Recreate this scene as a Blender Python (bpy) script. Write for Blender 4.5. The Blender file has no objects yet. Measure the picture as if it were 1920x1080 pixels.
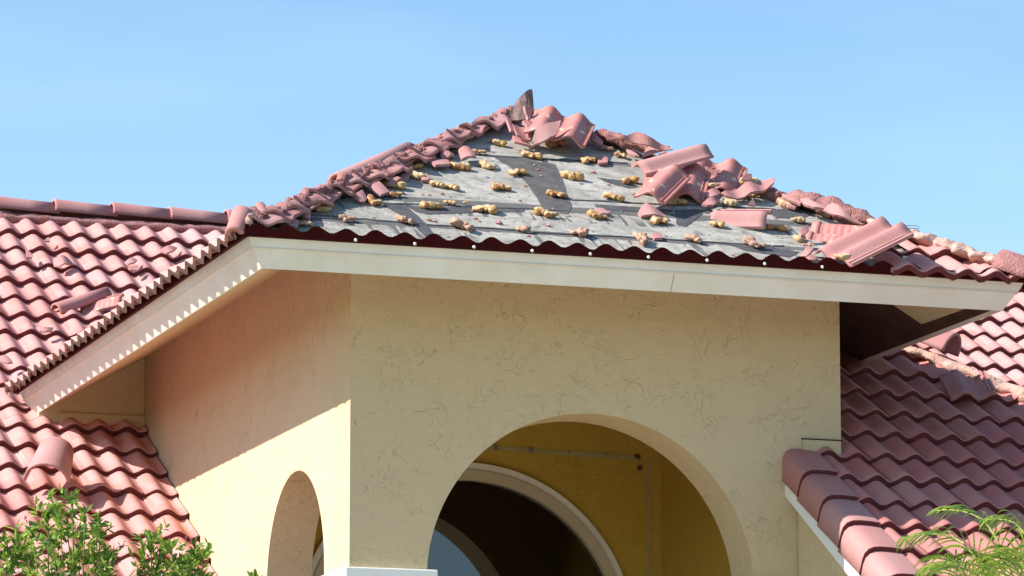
import bpy, bmesh, math, random
from mathutils import Vector, Matrix, noise
R = math.radians
random.seed(11)
ZO = 1.6                      # eye height; coordinates below are written relative to the eye
SC = bpy.context.scene
COL = SC.collection

# ------------------------------------------------------------------ camera
F = 8200.0; TH = R(9.96); AZ = R(18.26)
fw = Vector((math.sin(AZ)*math.cos(TH), math.cos(AZ)*math.cos(TH), math.sin(TH)))
rt = Vector((math.cos(AZ), -math.sin(AZ), 0)); upv = rt.cross(fw)
cam = bpy.data.cameras.new('camera'); co = bpy.data.objects.new('camera', cam); COL.objects.link(co)
co.location = (0, 0, ZO); co.rotation_euler = (R(90)+TH, 0, -AZ)
cam.sensor_width = 36; cam.lens = F/1920*36; cam.clip_start = .5; cam.clip_end = 5000
SC.camera = co
SC.render.resolution_x = 1024; SC.render.resolution_y = 576

# ------------------------------------------------------------------ sky, sun, exposure
SUN = Vector((-1, .012, .82)).normalized()
sun_el = math.asin(SUN.z); sun_az = math.atan2(SUN.x, SUN.y)
w = bpy.data.worlds.new('World'); SC.world = w; w.use_nodes = True
nt = w.node_tree; nt.nodes.clear()
wo = nt.nodes.new('ShaderNodeOutputWorld'); bg = nt.nodes.new('ShaderNodeBackground')
sk = nt.nodes.new('ShaderNodeTexSky'); sk.sky_type = 'NISHITA'; sk.sun_disc = False
sk.sun_elevation = sun_el; sk.sun_rotation = sun_az; sk.air_density = 1.0; sk.dust_density = .7; sk.ozone_density = 2.2
tc = nt.nodes.new('ShaderNodeTexCoord'); mp = nt.nodes.new('ShaderNodeMapping'); mp.inputs['Scale'].default_value = (5, 5, 22)
nz = nt.nodes.new('ShaderNodeTexNoise'); nz.inputs['Scale'].default_value = 1.6; nz.inputs['Detail'].default_value = 5; nz.inputs['Roughness'].default_value = .5
rp = nt.nodes.new('ShaderNodeMapRange'); rp.inputs[1].default_value = .42; rp.inputs[2].default_value = .80; rp.inputs[3].default_value = 0; rp.inputs[4].default_value = .10
tint = nt.nodes.new('ShaderNodeMix'); tint.data_type = 'RGBA'; tint.blend_type = 'MULTIPLY'; tint.inputs[0].default_value = 1
tint.inputs[7].default_value = (.90, 1.09, 1.14, 1)
mx = nt.nodes.new('ShaderNodeMix'); mx.data_type = 'RGBA'; mx.inputs[7].default_value = (6.5, 8.0, 9.5, 1)
L = nt.links.new
L(tc.outputs['Generated'], mp.inputs[0]); L(mp.outputs[0], nz.inputs['Vector']); L(nz.outputs['Fac'], rp.inputs[0])
sx_ = nt.nodes.new('ShaderNodeSeparateXYZ'); L(tc.outputs['Generated'], sx_.inputs[0])
hz = nt.nodes.new('ShaderNodeMapRange'); hz.inputs[1].default_value = .26; hz.inputs[2].default_value = .17; hz.inputs[3].default_value = 0; hz.inputs[4].default_value = .13; L(sx_.outputs[2], hz.inputs[0])
ad = nt.nodes.new('ShaderNodeMath'); ad.operation = 'ADD'; L(hz.outputs[0], ad.inputs[0]); L(rp.outputs[0], ad.inputs[1])
L(sk.outputs[0], tint.inputs[6]); L(tint.outputs[2], mx.inputs[6]); L(ad.outputs[0], mx.inputs[0]); L(mx.outputs[2], bg.inputs[0]); L(bg.outputs[0], wo.inputs[0])
bg.inputs[1].default_value = .10
sl = bpy.data.lights.new('sun', 'SUN'); sl.energy = 4.9; sl.angle = R(.5); sl.color = (1, .95, .88)
so = bpy.data.objects.new('sun', sl); COL.objects.link(so); so.location = (-20, -6, 30)
so.rotation_euler = SUN.to_track_quat('Z', 'Y').to_euler()
SC.view_settings.view_transform = 'Standard'; SC.view_settings.look = 'None'; SC.view_settings.gamma = 1
SC.view_settings.exposure = .85
SC.render.engine = 'CYCLES'; SC.cycles.max_bounces = 8; SC.cycles.diffuse_bounces = 5

# ------------------------------------------------------------------ helpers
def link(o): COL.objects.link(o); return o
def mk(name, verts, faces, mats, parent=None, smooth=False, M=None, mi=None):
    """verts relative to the eye (z + ZO added) unless M (a world matrix for local verts) is given"""
    me = bpy.data.meshes.new(name)
    if M is None:
        o_loc = Vector((0, 0, 0))
        vs = [Vector((v[0], v[1], v[2]+ZO)) for v in verts]
        c = Vector((sum(v.x for v in vs)/len(vs), sum(v.y for v in vs)/len(vs), min(v.z for v in vs)))
        me.from_pydata([tuple(v-c) for v in vs], [], faces); MW = Matrix.Translation(c)
    else:
        me.from_pydata([tuple(v) for v in verts], [], faces); MW = M
    if not isinstance(mats, (list, tuple)): mats = [mats]
    for m in mats: me.materials.append(m)
    if mi: me.polygons.foreach_set('material_index', mi)
    if smooth: me.polygons.foreach_set('use_smooth', [True]*len(me.polygons))
    me.update()
    o = link(bpy.data.objects.new(name, me))
    if parent is not None:
        o.parent = parent; o.matrix_parent_inverse = Matrix.Identity(4)
        o.matrix_basis = wm(parent).inverted() @ MW
    else: o.matrix_basis = MW
    return o
def wm(o):
    m = o.matrix_basis.copy()
    while o.parent: o = o.parent; m = o.matrix_basis @ m
    return m
def empty(name, loc, rel=True):
    o = link(bpy.data.objects.new(name, None)); o.location = (loc[0], loc[1], loc[2]+(ZO if rel else 0)); o.empty_display_size = .2
    return o
def tag(o, label=None, cat=None, group=None, kind=None):
    if label: o['label'] = label
    if cat: o['category'] = cat
    if group: o['group'] = group
    if kind: o['kind'] = kind
    return o
def recalc(o):
    bm = bmesh.new(); bm.from_mesh(o.data); bmesh.ops.recalc_face_normals(bm, faces=bm.faces); bm.to_mesh(o.data); bm.free(); return o
class MB:
    def __init__(s): s.v = []; s.f = []; s.m = []
    def add(s, vs, fs, mi=0):
        b = len(s.v); s.v += [tuple(v) for v in vs]; s.f += [tuple(i+b for i in f) for f in fs]; s.m += [mi]*len(fs)
    def box(s, x0, x1, y0, y1, z0, z1, mi=0):
        s.add([(x0,y0,z0),(x1,y0,z0),(x1,y1,z0),(x0,y1,z0),(x0,y0,z1),(x1,y0,z1),(x1,y1,z1),(x0,y1,z1)],
              [(0,3,2,1),(4,5,6,7),(0,1,5,4),(1,2,6,5),(2,3,7,6),(3,0,4,7)], mi)
    def build(s, name, mats, parent=None, smooth=False, M=None): return mk(name, s.v, s.f, mats, parent, smooth, M, s.m)
def bevel(o, wd, seg=2):
    bm = bmesh.new(); bm.from_mesh(o.data); bmesh.ops.bevel(bm, geom=list(bm.edges), offset=wd, segments=seg, affect='EDGES', profile=.5); bm.to_mesh(o.data); bm.free()
def ray(x, y): return fw + rt*((x-960)/F) - upv*((y-540)/F)
def hit(x, y, P, n):
    d = ray(x, y); return d*(Vector(P).dot(n)/d.dot(n))

# ------------------------------------------------------------------ materials
def nodes(name):
    m = bpy.data.materials.new(name); m.use_nodes = True; t = m.node_tree
    return m, t, t.nodes['Principled BSDF'], (lambda k: t.nodes.new('ShaderNode'+k)), t.links.new
def ramp(N, pts):
    r = N('ValToRGB'); e = r.color_ramp.elements
    e[0].position = pts[0][0]; e[0].color = (*pts[0][1], 1); e[1].position = pts[-1][0]; e[1].color = (*pts[-1][1], 1)
    for p, c in pts[1:-1]:
        q = e.new(p); q.color = (*c, 1)
    return r
def mixc(N, Lk, fac, a, b, mode='MIX'):
    x = N('Mix'); x.data_type = 'RGBA'; x.blend_type = mode
    for s, v in ((x.inputs[0], fac), (x.inputs[6], a), (x.inputs[7], b)):
        if isinstance(v, (tuple, float, int)): s.default_value = v if isinstance(v, (float, int)) else (*v, 1)
        else: Lk(v, s)
    return x.outputs[2]
def noise_n(N, Lk, vec, scale, detail=4, rough=.55, dist=0):
    n = N('TexNoise'); n.inputs['Scale'].default_value = scale; n.inputs['Detail'].default_value = detail
    n.inputs['Roughness'].default_value = rough; n.inputs['Distortion'].default_value = dist
    if vec is not None: Lk(vec, n.inputs['Vector'])
    return n.outputs['Fac']
def rng(N, Lk, v, a, b, c=0., d=1.):
    r = N('MapRange'); r.inputs[1].default_value = a; r.inputs[2].default_value = b; r.inputs[3].default_value = c; r.inputs[4].default_value = d
    Lk(v, r.inputs[0]); return r.outputs[0]
def mathn(N, Lk, op, a, b=None):
    r = N('Math'); r.operation = op
    for i, v in enumerate((a, b)):
        if v is None: continue
        if isinstance(v, (int, float)): r.inputs[i].default_value = v
        else: Lk(v, r.inputs[i])
    return r.outputs[0]
def bump(N, Lk, b, h, strength, dist=.01, prev=None):
    n = N('Bump'); n.inputs['Strength'].default_value = strength; n.inputs['Distance'].default_value = dist
    Lk(h, n.inputs['Height'])
    if prev is not None: Lk(prev, n.inputs['Normal'])
    if b is not None: Lk(n.outputs[0], b.inputs['Normal'])
    return n.outputs[0]

TW, TE = .332, .305            # tile width, course exposure
def tile_mat(name, a, b, c, field=True, rough=.78):
    m, t, B, N, Lk = nodes(name)
    tcn = N('TexCoord'); ob = tcn.outputs['Object']
    if field:
        sx = N('SeparateXYZ'); Lk(ob, sx.inputs[0])
        fx = mathn(N, Lk, 'FLOOR', mathn(N, Lk, 'DIVIDE', sx.outputs[0], TW)); fy = mathn(N, Lk, 'FLOOR', mathn(N, Lk, 'DIVIDE', sx.outputs[1], TE))
        cb = N('CombineXYZ'); Lk(fx, cb.inputs[0]); Lk(fy, cb.inputs[1])
        wn = N('TexWhiteNoise'); wn.noise_dimensions = '3D'; Lk(cb.outputs[0], wn.inputs['Vector']); rv = wn.outputs['Value']
    else:
        oi = N('ObjectInfo'); rv = oi.outputs['Random']
    base = ramp(N, [(0, a), (.5, b), (1, c)]); Lk(rv, base.inputs[0])
    n1 = noise_n(N, Lk, ob, 5, 5, .6); n2 = noise_n(N, Lk, ob, 70, 3, .6)
    c1 = mixc(N, Lk, rng(N, Lk, n1, .40, .75, 0, .22), base.outputs[0], (.52, .38, .37))
    c2 = mixc(N, Lk, rng(N, Lk, n2, .35, .7, 0, .16), c1, (.24, .12, .11))
    n3 = noise_n(N, Lk, ob, 22, 4, .7)
    c3 = mixc(N, Lk, rng(N, Lk, n3, .70, .78, 0, .45), c2, (.55, .46, .43))
    Lk(c3, B.inputs['Base Color']); B.inputs['Roughness'].default_value = rough
    B.inputs['Specular IOR Level'].default_value = .22
    bump(N, Lk, B, n2, .35, .004)
    return m
M_tile = tile_mat('roof_tile_pink', (.56, .225, .195), (.58, .27, .245), (.59, .305, .285))
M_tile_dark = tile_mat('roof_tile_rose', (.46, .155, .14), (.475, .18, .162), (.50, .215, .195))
M_loose = tile_mat('loose_tile', (.42, .17, .155), (.44, .20, .185), (.45, .235, .22), field=False)
def tile_under():
    m, t, B, N, Lk = nodes('tile_underside')
    ob = N('TexCoord').outputs['Object']
    n1 = noise_n(N, Lk, ob, 9, 5, .6)
    wv = N('TexWave'); wv.wave_type = 'BANDS'; wv.bands_direction = 'Y'; wv.inputs['Scale'].default_value = 8.5; wv.inputs['Distortion'].default_value = .6; wv.inputs['Detail'].default_value = 1
    Lk(ob, wv.inputs['Vector'])
    c = ramp(N, [(.3, (.40, .135, .115)), (.7, (.48, .20, .175))]); Lk(n1, c.inputs[0])
    n2 = noise_n(N, Lk, ob, 11, 3, .5, .6)
    c2 = mixc(N, Lk, rng(N, Lk, n2, .61, .65), c.outputs[0], (.66, .57, .36))
    Lk(c2, B.inputs['Base Color']); B.inputs['Roughness'].default_value = .6
    bump(N, Lk, B, wv.outputs['Fac'], .22, .008)
    return m
M_under = tile_under()
def plain(name, col, rough=.7, v=.15, scale=8, bstr=.2, bd=.004, col2=None, spec=.5):
    m, t, B, N, Lk = nodes(name); ob = N('TexCoord').outputs['Object']
    n = noise_n(N, Lk, ob, scale, 5, .6)
    c2 = col2 or tuple(x*(1-v) for x in col)
    r = ramp(N, [(.3, c2), (.7, col)]); Lk(n, r.inputs[0]); Lk(r.outputs[0], B.inputs['Base Color'])
    B.inputs['Roughness'].default_value = rough; B.inputs['Specular IOR Level'].default_value = spec
    if bstr: bump(N, Lk, B, noise_n(N, Lk, ob, scale*6, 3), bstr, bd)
    return m
M_paint = plain('cream_paint', (.81, .78, .69), .55, .10, 4, .15, .004, (.71, .66, .55))
M_trim = plain('white_trim', (.86, .84, .78), .5, .05, 5, .08)
M_maroon = plain('maroon_closure', (.055, .004, .003), .8, .3, 12, .1, spec=.1)
M_mortar = plain('pink_mortar', (.42, .19, .175), .9, .4, 14, 1.0, .014, (.22, .085, .08))
M_mortar_pale = plain('pale_mortar', (.62, .42, .34), .9, .4, 9, .9, .012, (.40, .20, .16))
M_grey = plain('broken_concrete', (.46, .30, .27), .95, .5, 30, 1.0, .012, (.15, .085, .075))
M_tar = plain('tar_paper', (.085, .085, .09), .75, .4, 20, .5, .006, (.05, .046, .048))
M_tar_brown = plain('worn_tar_paper', (.12, .105, .095), .8, .4, 14, .5, .006, (.055, .052, .055))
M_nail = plain('white_cap', (.85, .85, .83), .4, .03)
M_wire = plain('wire', (.16, .17, .19), .4, .1)
M_twig = plain('dry_twig', (.10, .06, .045), .9, .3)
M_frame = plain('window_frame_paint', (.56, .47, .33), .5, .08)
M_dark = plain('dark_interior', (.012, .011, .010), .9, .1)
M_nose = plain('shaded_tile_edge', (.15, .036, .036), .8, .3, 20, .3, .004, spec=.2)  # tile colour darkened to carry the deep shade of the nose faces
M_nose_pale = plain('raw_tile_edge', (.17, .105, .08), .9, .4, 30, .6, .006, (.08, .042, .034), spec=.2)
M_shade_joint = plain('shade_joint_brown', (.09, .035, .018), .9, .5, 6, .3)  # brown for the soffit's painted shade, the shadow line and the board joint
M_ground = plain('lawn', (.07, .10, .035), .95, .3, 3, .5, .02)
M_drive = plain('pale_paving', (.56, .51, .43), .85, .15, 2, .3, .005)

def stucco(name, col, streaks=False, pale=None):
    m, t, B, N, Lk = nodes(name); geo = N('NewGeometry'); P = geo.outputs['Position']
    n = noise_n(N, Lk, P, 9.5, 2, .45, .9)
    d = mathn(N, Lk, 'ABSOLUTE', mathn(N, Lk, 'SUBTRACT', n, .5))
    line = rng(N, Lk, d, 0, .012, 1, 0)
    n_b = noise_n(N, Lk, P, 14, 2, .5, 1.4)
    d2 = mathn(N, Lk, 'ABSOLUTE', mathn(N, Lk, 'SUBTRACT', n_b, .47))
    line2 = rng(N, Lk, d2, 0, .012, 1, 0)
    mask = rng(N, Lk, noise_n(N, Lk, P, 5.5, 3, .6), .50, .58)
    mask2 = rng(N, Lk, noise_n(N, Lk, P, 3.1, 3, .6), .50, .60)
    ln = mathn(N, Lk, 'MAXIMUM', mathn(N, Lk, 'MULTIPLY', line, mask), mathn(N, Lk, 'MULTIPLY', line2, mask2))
    big = noise_n(N, Lk, P, 1.3, 4, .6)
    base = mixc(N, Lk, rng(N, Lk, big, .35, .7, 0, .5), col, tuple(x*.90 for x in col))
    c = mixc(N, Lk, mathn(N, Lk, 'MULTIPLY', ln, .045), base, (.26, .17, .10))
    sp = noise_n(N, Lk, P, 26, 2, .5)
    c = mixc(N, Lk, rng(N, Lk, sp, .79, .81, 0, .5), c, (.16, .11, .07))
    if streaks:
        mpn = N('Mapping'); mpn.inputs['Scale'].default_value = (30, 30, 7); mpn.inputs['Rotation'].default_value = (R(-14), 0, 0); Lk(P, mpn.inputs[0])
        s1 = noise_n(N, Lk, mpn.outputs[0], 1.0, 3, .6)
        sz = N('SeparateXYZ'); Lk(P, sz.inputs[0])
        zm = rng(N, Lk, sz.outputs[2], 3.0+ZO, 4.1+ZO, .15, 1.0)
        cl = rng(N, Lk, noise_n(N, Lk, P, 3.5, 3, .6), .42, .62)
        f = mathn(N, Lk, 'MULTIPLY', mathn(N, Lk, 'MULTIPLY', rng(N, Lk, s1, .63, .72), zm), cl)
        c = mixc(N, Lk, mathn(N, Lk, 'MULTIPLY', f, .75), c, (.17, .09, .05))
    Lk(c, B.inputs['Base Color']); B.inputs['Roughness'].default_value = .85; B.inputs['Specular IOR Level'].default_value = .2
    fine = noise_n(N, Lk, P, 60, 3, .6); med = noise_n(N, Lk, P, 11, 3, .6, .8)
    b1 = bump(N, Lk, None, ln, .60, .008); b2 = bump(N, Lk, None, med, .45, .014, b1); bump(N, Lk, B, fine, .18, .003, b2)
    return m
M_wall = stucco('cream_stucco', (.61, .475, .285))
M_wall_dirty = stucco('mildewed_stucco', (.62, .465, .30), True)
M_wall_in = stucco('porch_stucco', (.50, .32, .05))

def deck_mat():
    m, t, B, N, Lk = nodes('weathered_underlayment'); ob = N('TexCoord').outputs['Object']
    s = N('SeparateXYZ'); Lk(ob, s.inputs[0]); u, v = s.outputs[0], s.outputs[1]
    big = noise_n(N, Lk, ob, 2.2, 5, .65); med = noise_n(N, Lk, ob, 9, 5, .7); fine = noise_n(N, Lk, ob, 90, 2, .6)
    c = ramp(N, [(.25, (.26, .235, .20)), (.5, (.43, .40, .35)), (.75, (.57, .535, .475))]); Lk(big, c.inputs[0])
    c1 = mixc(N, Lk, rng(N, Lk, med, .46, .68, 0, .75), c.outputs[0], (.16, .15, .14))
    lm = rng(N, Lk, u, .2, 1.25, .85, 0)
    net = mathn(N, Lk, 'ABSOLUTE', mathn(N, Lk, 'SUBTRACT', noise_n(N, Lk, ob, 14, 4, .7, 1.5), .5))
    c1 = mixc(N, Lk, mathn(N, Lk, 'MULTIPLY', rng(N, Lk, net, 0, .07, 1, 0), lm), c1, (.10, .095, .085))
    c2 = mixc(N, Lk, rng(N, Lk, fine, .35, .65, 0, .3), c1, (.22, .21, .20))
    # asphalt that bled out below each lap
    wn = noise_n(N, Lk, ob, 6, 4, .7)
    wob = mathn(N, Lk, 'MULTIPLY', mathn(N, Lk, 'SUBTRACT', wn, .5), .11)
    vv = mathn(N, Lk, 'ADD', v, wob)
    mpd = N('Mapping'); mpd.inputs['Scale'].default_value = (26, 2.2, 1); mpd.inputs['Rotation'].default_value = (0, 0, R(8)); Lk(ob, mpd.inputs[0])
    drip = noise_n(N, Lk, mpd.outputs[0], 1.0, 2, .5)
    dmask = rng(N, Lk, noise_n(N, Lk, ob, 1.7, 2, .5), .44, .50)
    tot = None
    for v0, wd in ((.362, .06), (.80, .09), (1.64, .045)):
        below = mathn(N, Lk, 'MULTIPLY', mathn(N, Lk, 'LESS_THAN', v, v0), mathn(N, Lk, 'GREATER_THAN', vv, v0-wd))
        dz = mathn(N, Lk, 'MULTIPLY', mathn(N, Lk, 'LESS_THAN', v, v0), mathn(N, Lk, 'GREATER_THAN', v, v0-.26))
        dr = mathn(N, Lk, 'MULTIPLY', mathn(N, Lk, 'MULTIPLY', rng(N, Lk, drip, .56, .60), dz), dmask)
        f = mathn(N, Lk, 'MAXIMUM', below, dr)
        tot = f if tot is None else mathn(N, Lk, 'MAXIMUM', tot, f)
    c3 = mixc(N, Lk, mathn(N, Lk, 'MULTIPLY', tot, .85), c2, (.075, .075, .078))
    sm = rng(N, Lk, noise_n(N, Lk, ob, 3.4, 6, .75, .5), .58, .66, 0, .7)
    c4 = mixc(N, Lk, sm, c3, (.085, .083, .08))
    st = N('Mapping'); st.inputs['Scale'].default_value = (3, 11, 1); Lk(ob, st.inputs[0])
    c4 = mixc(N, Lk, rng(N, Lk, noise_n(N, Lk, st.outputs[0], 1.6, 7, .78), .50, .66, 0, .65), c4, (.135, .125, .11))
    c4 = mixc(N, Lk, rng(N, Lk, noise_n(N, Lk, ob, 38, 3, .7), .52, .70, 0, .5), c4, (.15, .14, .125))
    red = rng(N, Lk, noise_n(N, Lk, ob, 5, 6, .8), .66, .74, 0, .35)
    c5 = mixc(N, Lk, red, c4, (.42, .20, .17))
    Lk(c5, B.inputs['Base Color']); B.inputs['Roughness'].default_value = .9; B.inputs['Specular IOR Level'].default_value = .2
    bump(N, Lk, B, fine, .4, .004)
    return m
M_deck = deck_mat()

def foam_mat():
    m, t, B, N, Lk = nodes('roofing_foam'); ob = N('TexCoord').outputs['Object']
    at = N('Attribute'); at.attribute_name = 'torn'
    n = noise_n(N, Lk, ob, 45, 4, .6); oi = N('ObjectInfo')
    skin = ramp(N, [(.28, (.20, .065, .022)), (.5, (.38, .175, .06)), (.72, (.56, .33, .12))]); Lk(n, skin.inputs[0])
    sk2 = mixc(N, Lk, rng(N, Lk, oi.outputs['Random'], 0, 1, 0, .45), skin.outputs[0], (.58, .40, .15))
    torn = ramp(N, [(.35, (.40, .28, .14)), (.65, (.62, .48, .29))]); Lk(n, torn.inputs[0])
    c = mixc(N, Lk, at.outputs['Fac'], sk2, torn.outputs[0])
    Lk(c, B.inputs['Base Color']); Lk(rng(N, Lk, at.outputs['Fac'], 0, 1, .33, .85), B.inputs['Roughness'])
    bump(N, Lk, B, n, .5, .004); return m
M_foam = foam_mat()
M_foam_pink = plain('crumbled_foam', (.60, .38, .26), .85, .4, 40, .8, .006, (.36, .17, .11))
def leafm(name, a, b, tr=.35):
    m, t, B, N, Lk = nodes(name); oi = N('NewGeometry')
    r = ramp(N, [(0, a), (1, b)]); Lk(oi.outputs['Random Per Island'], r.inputs[0]); Lk(r.outputs[0], B.inputs['Base Color'])
    B.inputs['Roughness'].default_value = .38
    tl = N('BsdfTranslucent'); Lk(r.outputs[0], tl.inputs[0]); ms = N('MixShader'); ms.inputs[0].default_value = tr
    Lk(B.outputs[0], ms.inputs[1]); Lk(tl.outputs[0], ms.inputs[2]); Lk(ms.outputs[0], t.nodes['Material Output'].inputs[0])
    return m
M_leaf = leafm('shrub_leaf', (.055, .14, .022), (.34, .46, .06))
M_palm = leafm('palm_leaflet', (.09, .20, .025), (.36, .46, .06), .35)
M_stem = plain('green_stem', (.16, .17, .06), .7, .3)
M_stem_y = plain('palm_rib', (.45, .48, .12), .5, .2)
M_flower = plain('pink_flower', (.45, .12, .18), .6, .2)
def glass():
    m, t, B, N, Lk = nodes('dark_window_glass')
    B.inputs['Base Color'].default_value = (.002, .002, .002, 1); B.inputs['Roughness'].default_value = .015; B.inputs['IOR'].default_value = 1.95
    return m
M_glass = glass()

# ------------------------------------------------------------------ ground
g = mk('ground', [(-900,-900,-1.6),(900,-900,-1.6),(900,900,-1.6),(-900,900,-1.6)], [(0,1,2,3)], M_ground); tag(g, kind='structure')
g = mk('driveway', [(-3,2,-1.594),(14,2,-1.594),(14,20,-1.594),(-3,20,-1.594)], [(0,1,2,3)], M_drive); tag(g, kind='structure')

# ------------------------------------------------------------------ the house
house = tag(empty('house', (7.5, 21.3, -1.6)), 'cream stucco house with arched porch and storm damaged pink clay tile roof', 'house')
XL, XR, YF, ZE = 5.416, 9.606, 20.56, 3.988      # porch eave box (top of fascia)
PP = R(29.3); TPP = math.tan(PP); OV = .74
WX0, WX1, WY = XL+OV, XR-.739, 21.3
PM = math.atan(.604)
def zmain(y): return 3.778+.604*(y-25.818)
def zA(y): return 3.10+.6*(y-21.3)
def arch_wall(name, a0, a1, z0, ztop, ac, zc, r, axis, p0, p1, mat, parent):
    """wall in the plane a-z with an arched opening reaching the ground, thickness p0..p1 on the other axis"""
    pts = [(a0, z0), (a0, ztop), (a1, ztop), (a1, z0), (ac+r, z0)]
    n = 56
    for i in range(n+1):
        t = math.pi*i/n; pts.append((ac+r*math.cos(t), zc+r*math.sin(t)))
    pts.append((ac-r, z0))
    P = []
    for p in (p0, p1):
        for a, z in pts: P.append((a, p, z) if axis == 'x' else (p, a, z))
    k = len(pts)
    fs = [tuple(range(k)), tuple(range(2*k-1, k-1, -1))]+[(i, (i+1) % k, (i+1) % k+k, i+k) for i in range(k)]
    o = mk(name, P, fs, mat, parent); recalc(o); return o
ZW = 4.24
fwall = arch_wall('porch_wall', WX0, WX1, -1.6, ZW, 7.466, 2.40, .898, 'x', WY, WY+.31, M_wall, house)
lwall = arch_wall('porch_wall', WY+.31, 25.82, -1.6, ZW, 22.341, 2.50, .572, 'y', WX0, WX0+.25, M_wall_dirty, house)
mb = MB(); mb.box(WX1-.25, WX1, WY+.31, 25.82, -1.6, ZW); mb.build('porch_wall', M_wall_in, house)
mb = MB(); mb.box(WX0+.25, WX1-.25, 23.39, 23.5, 3.42, 3.44)
# back wall with round-headed doorway
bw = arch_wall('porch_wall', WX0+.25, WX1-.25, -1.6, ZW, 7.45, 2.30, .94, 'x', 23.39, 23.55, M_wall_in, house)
mb = MB(); zl, zh = ZE-.192+.084*TPP+.01, ZE-.192+.735*TPP+.01
mb.add([(5.50, y_, z_) if k_ == 0 else (WX0-.002, y_, z_) for (k_, y_, z_) in ((0, 25.82, 3.2), (1, 25.82, 3.2), (1, 25.82, zh), (0, 25.82, zl), (0, 25.95, 3.2), (1, 25.95, 3.2), (1, 25.95, zh), (0, 25.95, zl))], [(0, 1, 2, 3), (5, 4, 7, 6), (4, 0, 3, 7), (3, 2, 6, 7)])
mb.box(5.62, WX0-.004, 25.795, 25.817, 3.7, 3.845); o = mb.build('stub_wall', M_wall, house)
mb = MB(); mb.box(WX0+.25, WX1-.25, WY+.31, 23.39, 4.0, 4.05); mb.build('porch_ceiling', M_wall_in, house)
# repaired cracks on the back wall
def strip(pts, wd, y, mat, name):
    V = []; Fc = []
    for i, (x, z) in enumerate(pts):
        j = min(i+1, len(pts)-1); k = max(i-1, 0)
        d = Vector((pts[j][0]-pts[k][0], pts[j][1]-pts[k][1])).normalized(); nn = Vector((-d.y, d.x))*wd*(.7+.6*random.random())*.5
        V += [(x+nn.x, y, z+nn.y), (x-nn.x, y, z-nn.y)]
    for i in range(len(pts)-1): Fc.append((2*i, 2*i+1, 2*i+3, 2*i+2))
    return mk(name, V, Fc, mat, bw)
M_crack = plain('crack_filler', (.44, .36, .14), .9, .3, 12, .2)
M_rust = plain('rust_spot', (.16, .03, .015), .9, .3, 30, .2)
strip([(7.3+i*.06, 3.405-.0015*i) for i in range(21)], .028, 23.386, M_crack, 'repaired_crack')
strip([(8.545, 3.38-i*.06) for i in range(20)], .022, 23.386, M_crack, 'repaired_crack')
for x, z, r_ in ((7.62, 3.40, .015), (7.83, 3.40, .018), (8.06, 3.395, .011), (8.28, 3.392, .010), (8.475, 3.385, .020), (8.488, 3.32, .017)):
    V = [(x+r_*random.uniform(.6, 1.2)*math.cos(a), 23.383, z+r_*random.uniform(.6, 1.2)*math.sin(a)) for a in [k*math.pi/6 for k in range(12)]]
    mk('rust_spot', V, [tuple(range(12))], M_rust if x > 8.4 else M_grey, bw)
# arched window / doorway
def ring(name, xc, zc, r0, r1, y0, y1, zb, mat, parent, n=56):
    V = []; Fc = []
    path = [(math.pi, None, zb)]+[(math.pi-math.pi*i/n, 1, 0) for i in range(n+1)]+[(0, None, zb)]
    for a, k, z in path:
        for rr in (r0, r1):
            X = xc+rr*math.cos(a); Z = zb if k is None else zc+rr*math.sin(a)
            V += [(X, y0, Z), (X, y1, Z)]
    for i in range(len(path)-1):
        b = 4*i; c = b+4
        Fc += [(b, b+2, c+2, c), (b+1, c+1, c+3, b+3), (b, c, c+1, b+1), (b+2, b+3, c+3, c+2)]
    o = mk(name, V, Fc, mat, parent); recalc(o); return o
win = ring('entry_window', 7.45, 2.30, .905, .963, 23.350, 23.398, -1.5, M_frame, house)
ring('outer_moulding', 7.45, 2.30, .962, 1.005, 23.360, 23.395, -1.5, M_paint, win)
V = [(7.45+.92*math.cos(math.pi*i/48), 23.394, 2.30+.92*math.sin(math.pi*i/48)) for i in range(49)]+[(6.53, 23.394, -1.5), (8.37, 23.394, -1.5)]
mk('glass', V, [tuple(range(51))], M_glass, win)
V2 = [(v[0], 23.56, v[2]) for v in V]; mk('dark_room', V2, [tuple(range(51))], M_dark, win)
# capital blocks at the arch springing
mb = MB(); mb.box(WX0-.03, WX0+.462, WY-.035, WY+.50, 2.20, 2.448); mb.box(WX0-.018, WX0+.45, WY-.023, WY+.49, 2.12, 2.20)
o = mb.build('capital', M_trim, house); bevel(o, .006)
mb = MB(); mb.box(8.33, 8.59, WY-.035, WY+.34, 2.20, 2.448); mb.box(8.342, 8.585, WY-.023, WY+.33, 2.12, 2.20); o = mb.build('capital', M_trim, house); bevel(o, .006)

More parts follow.
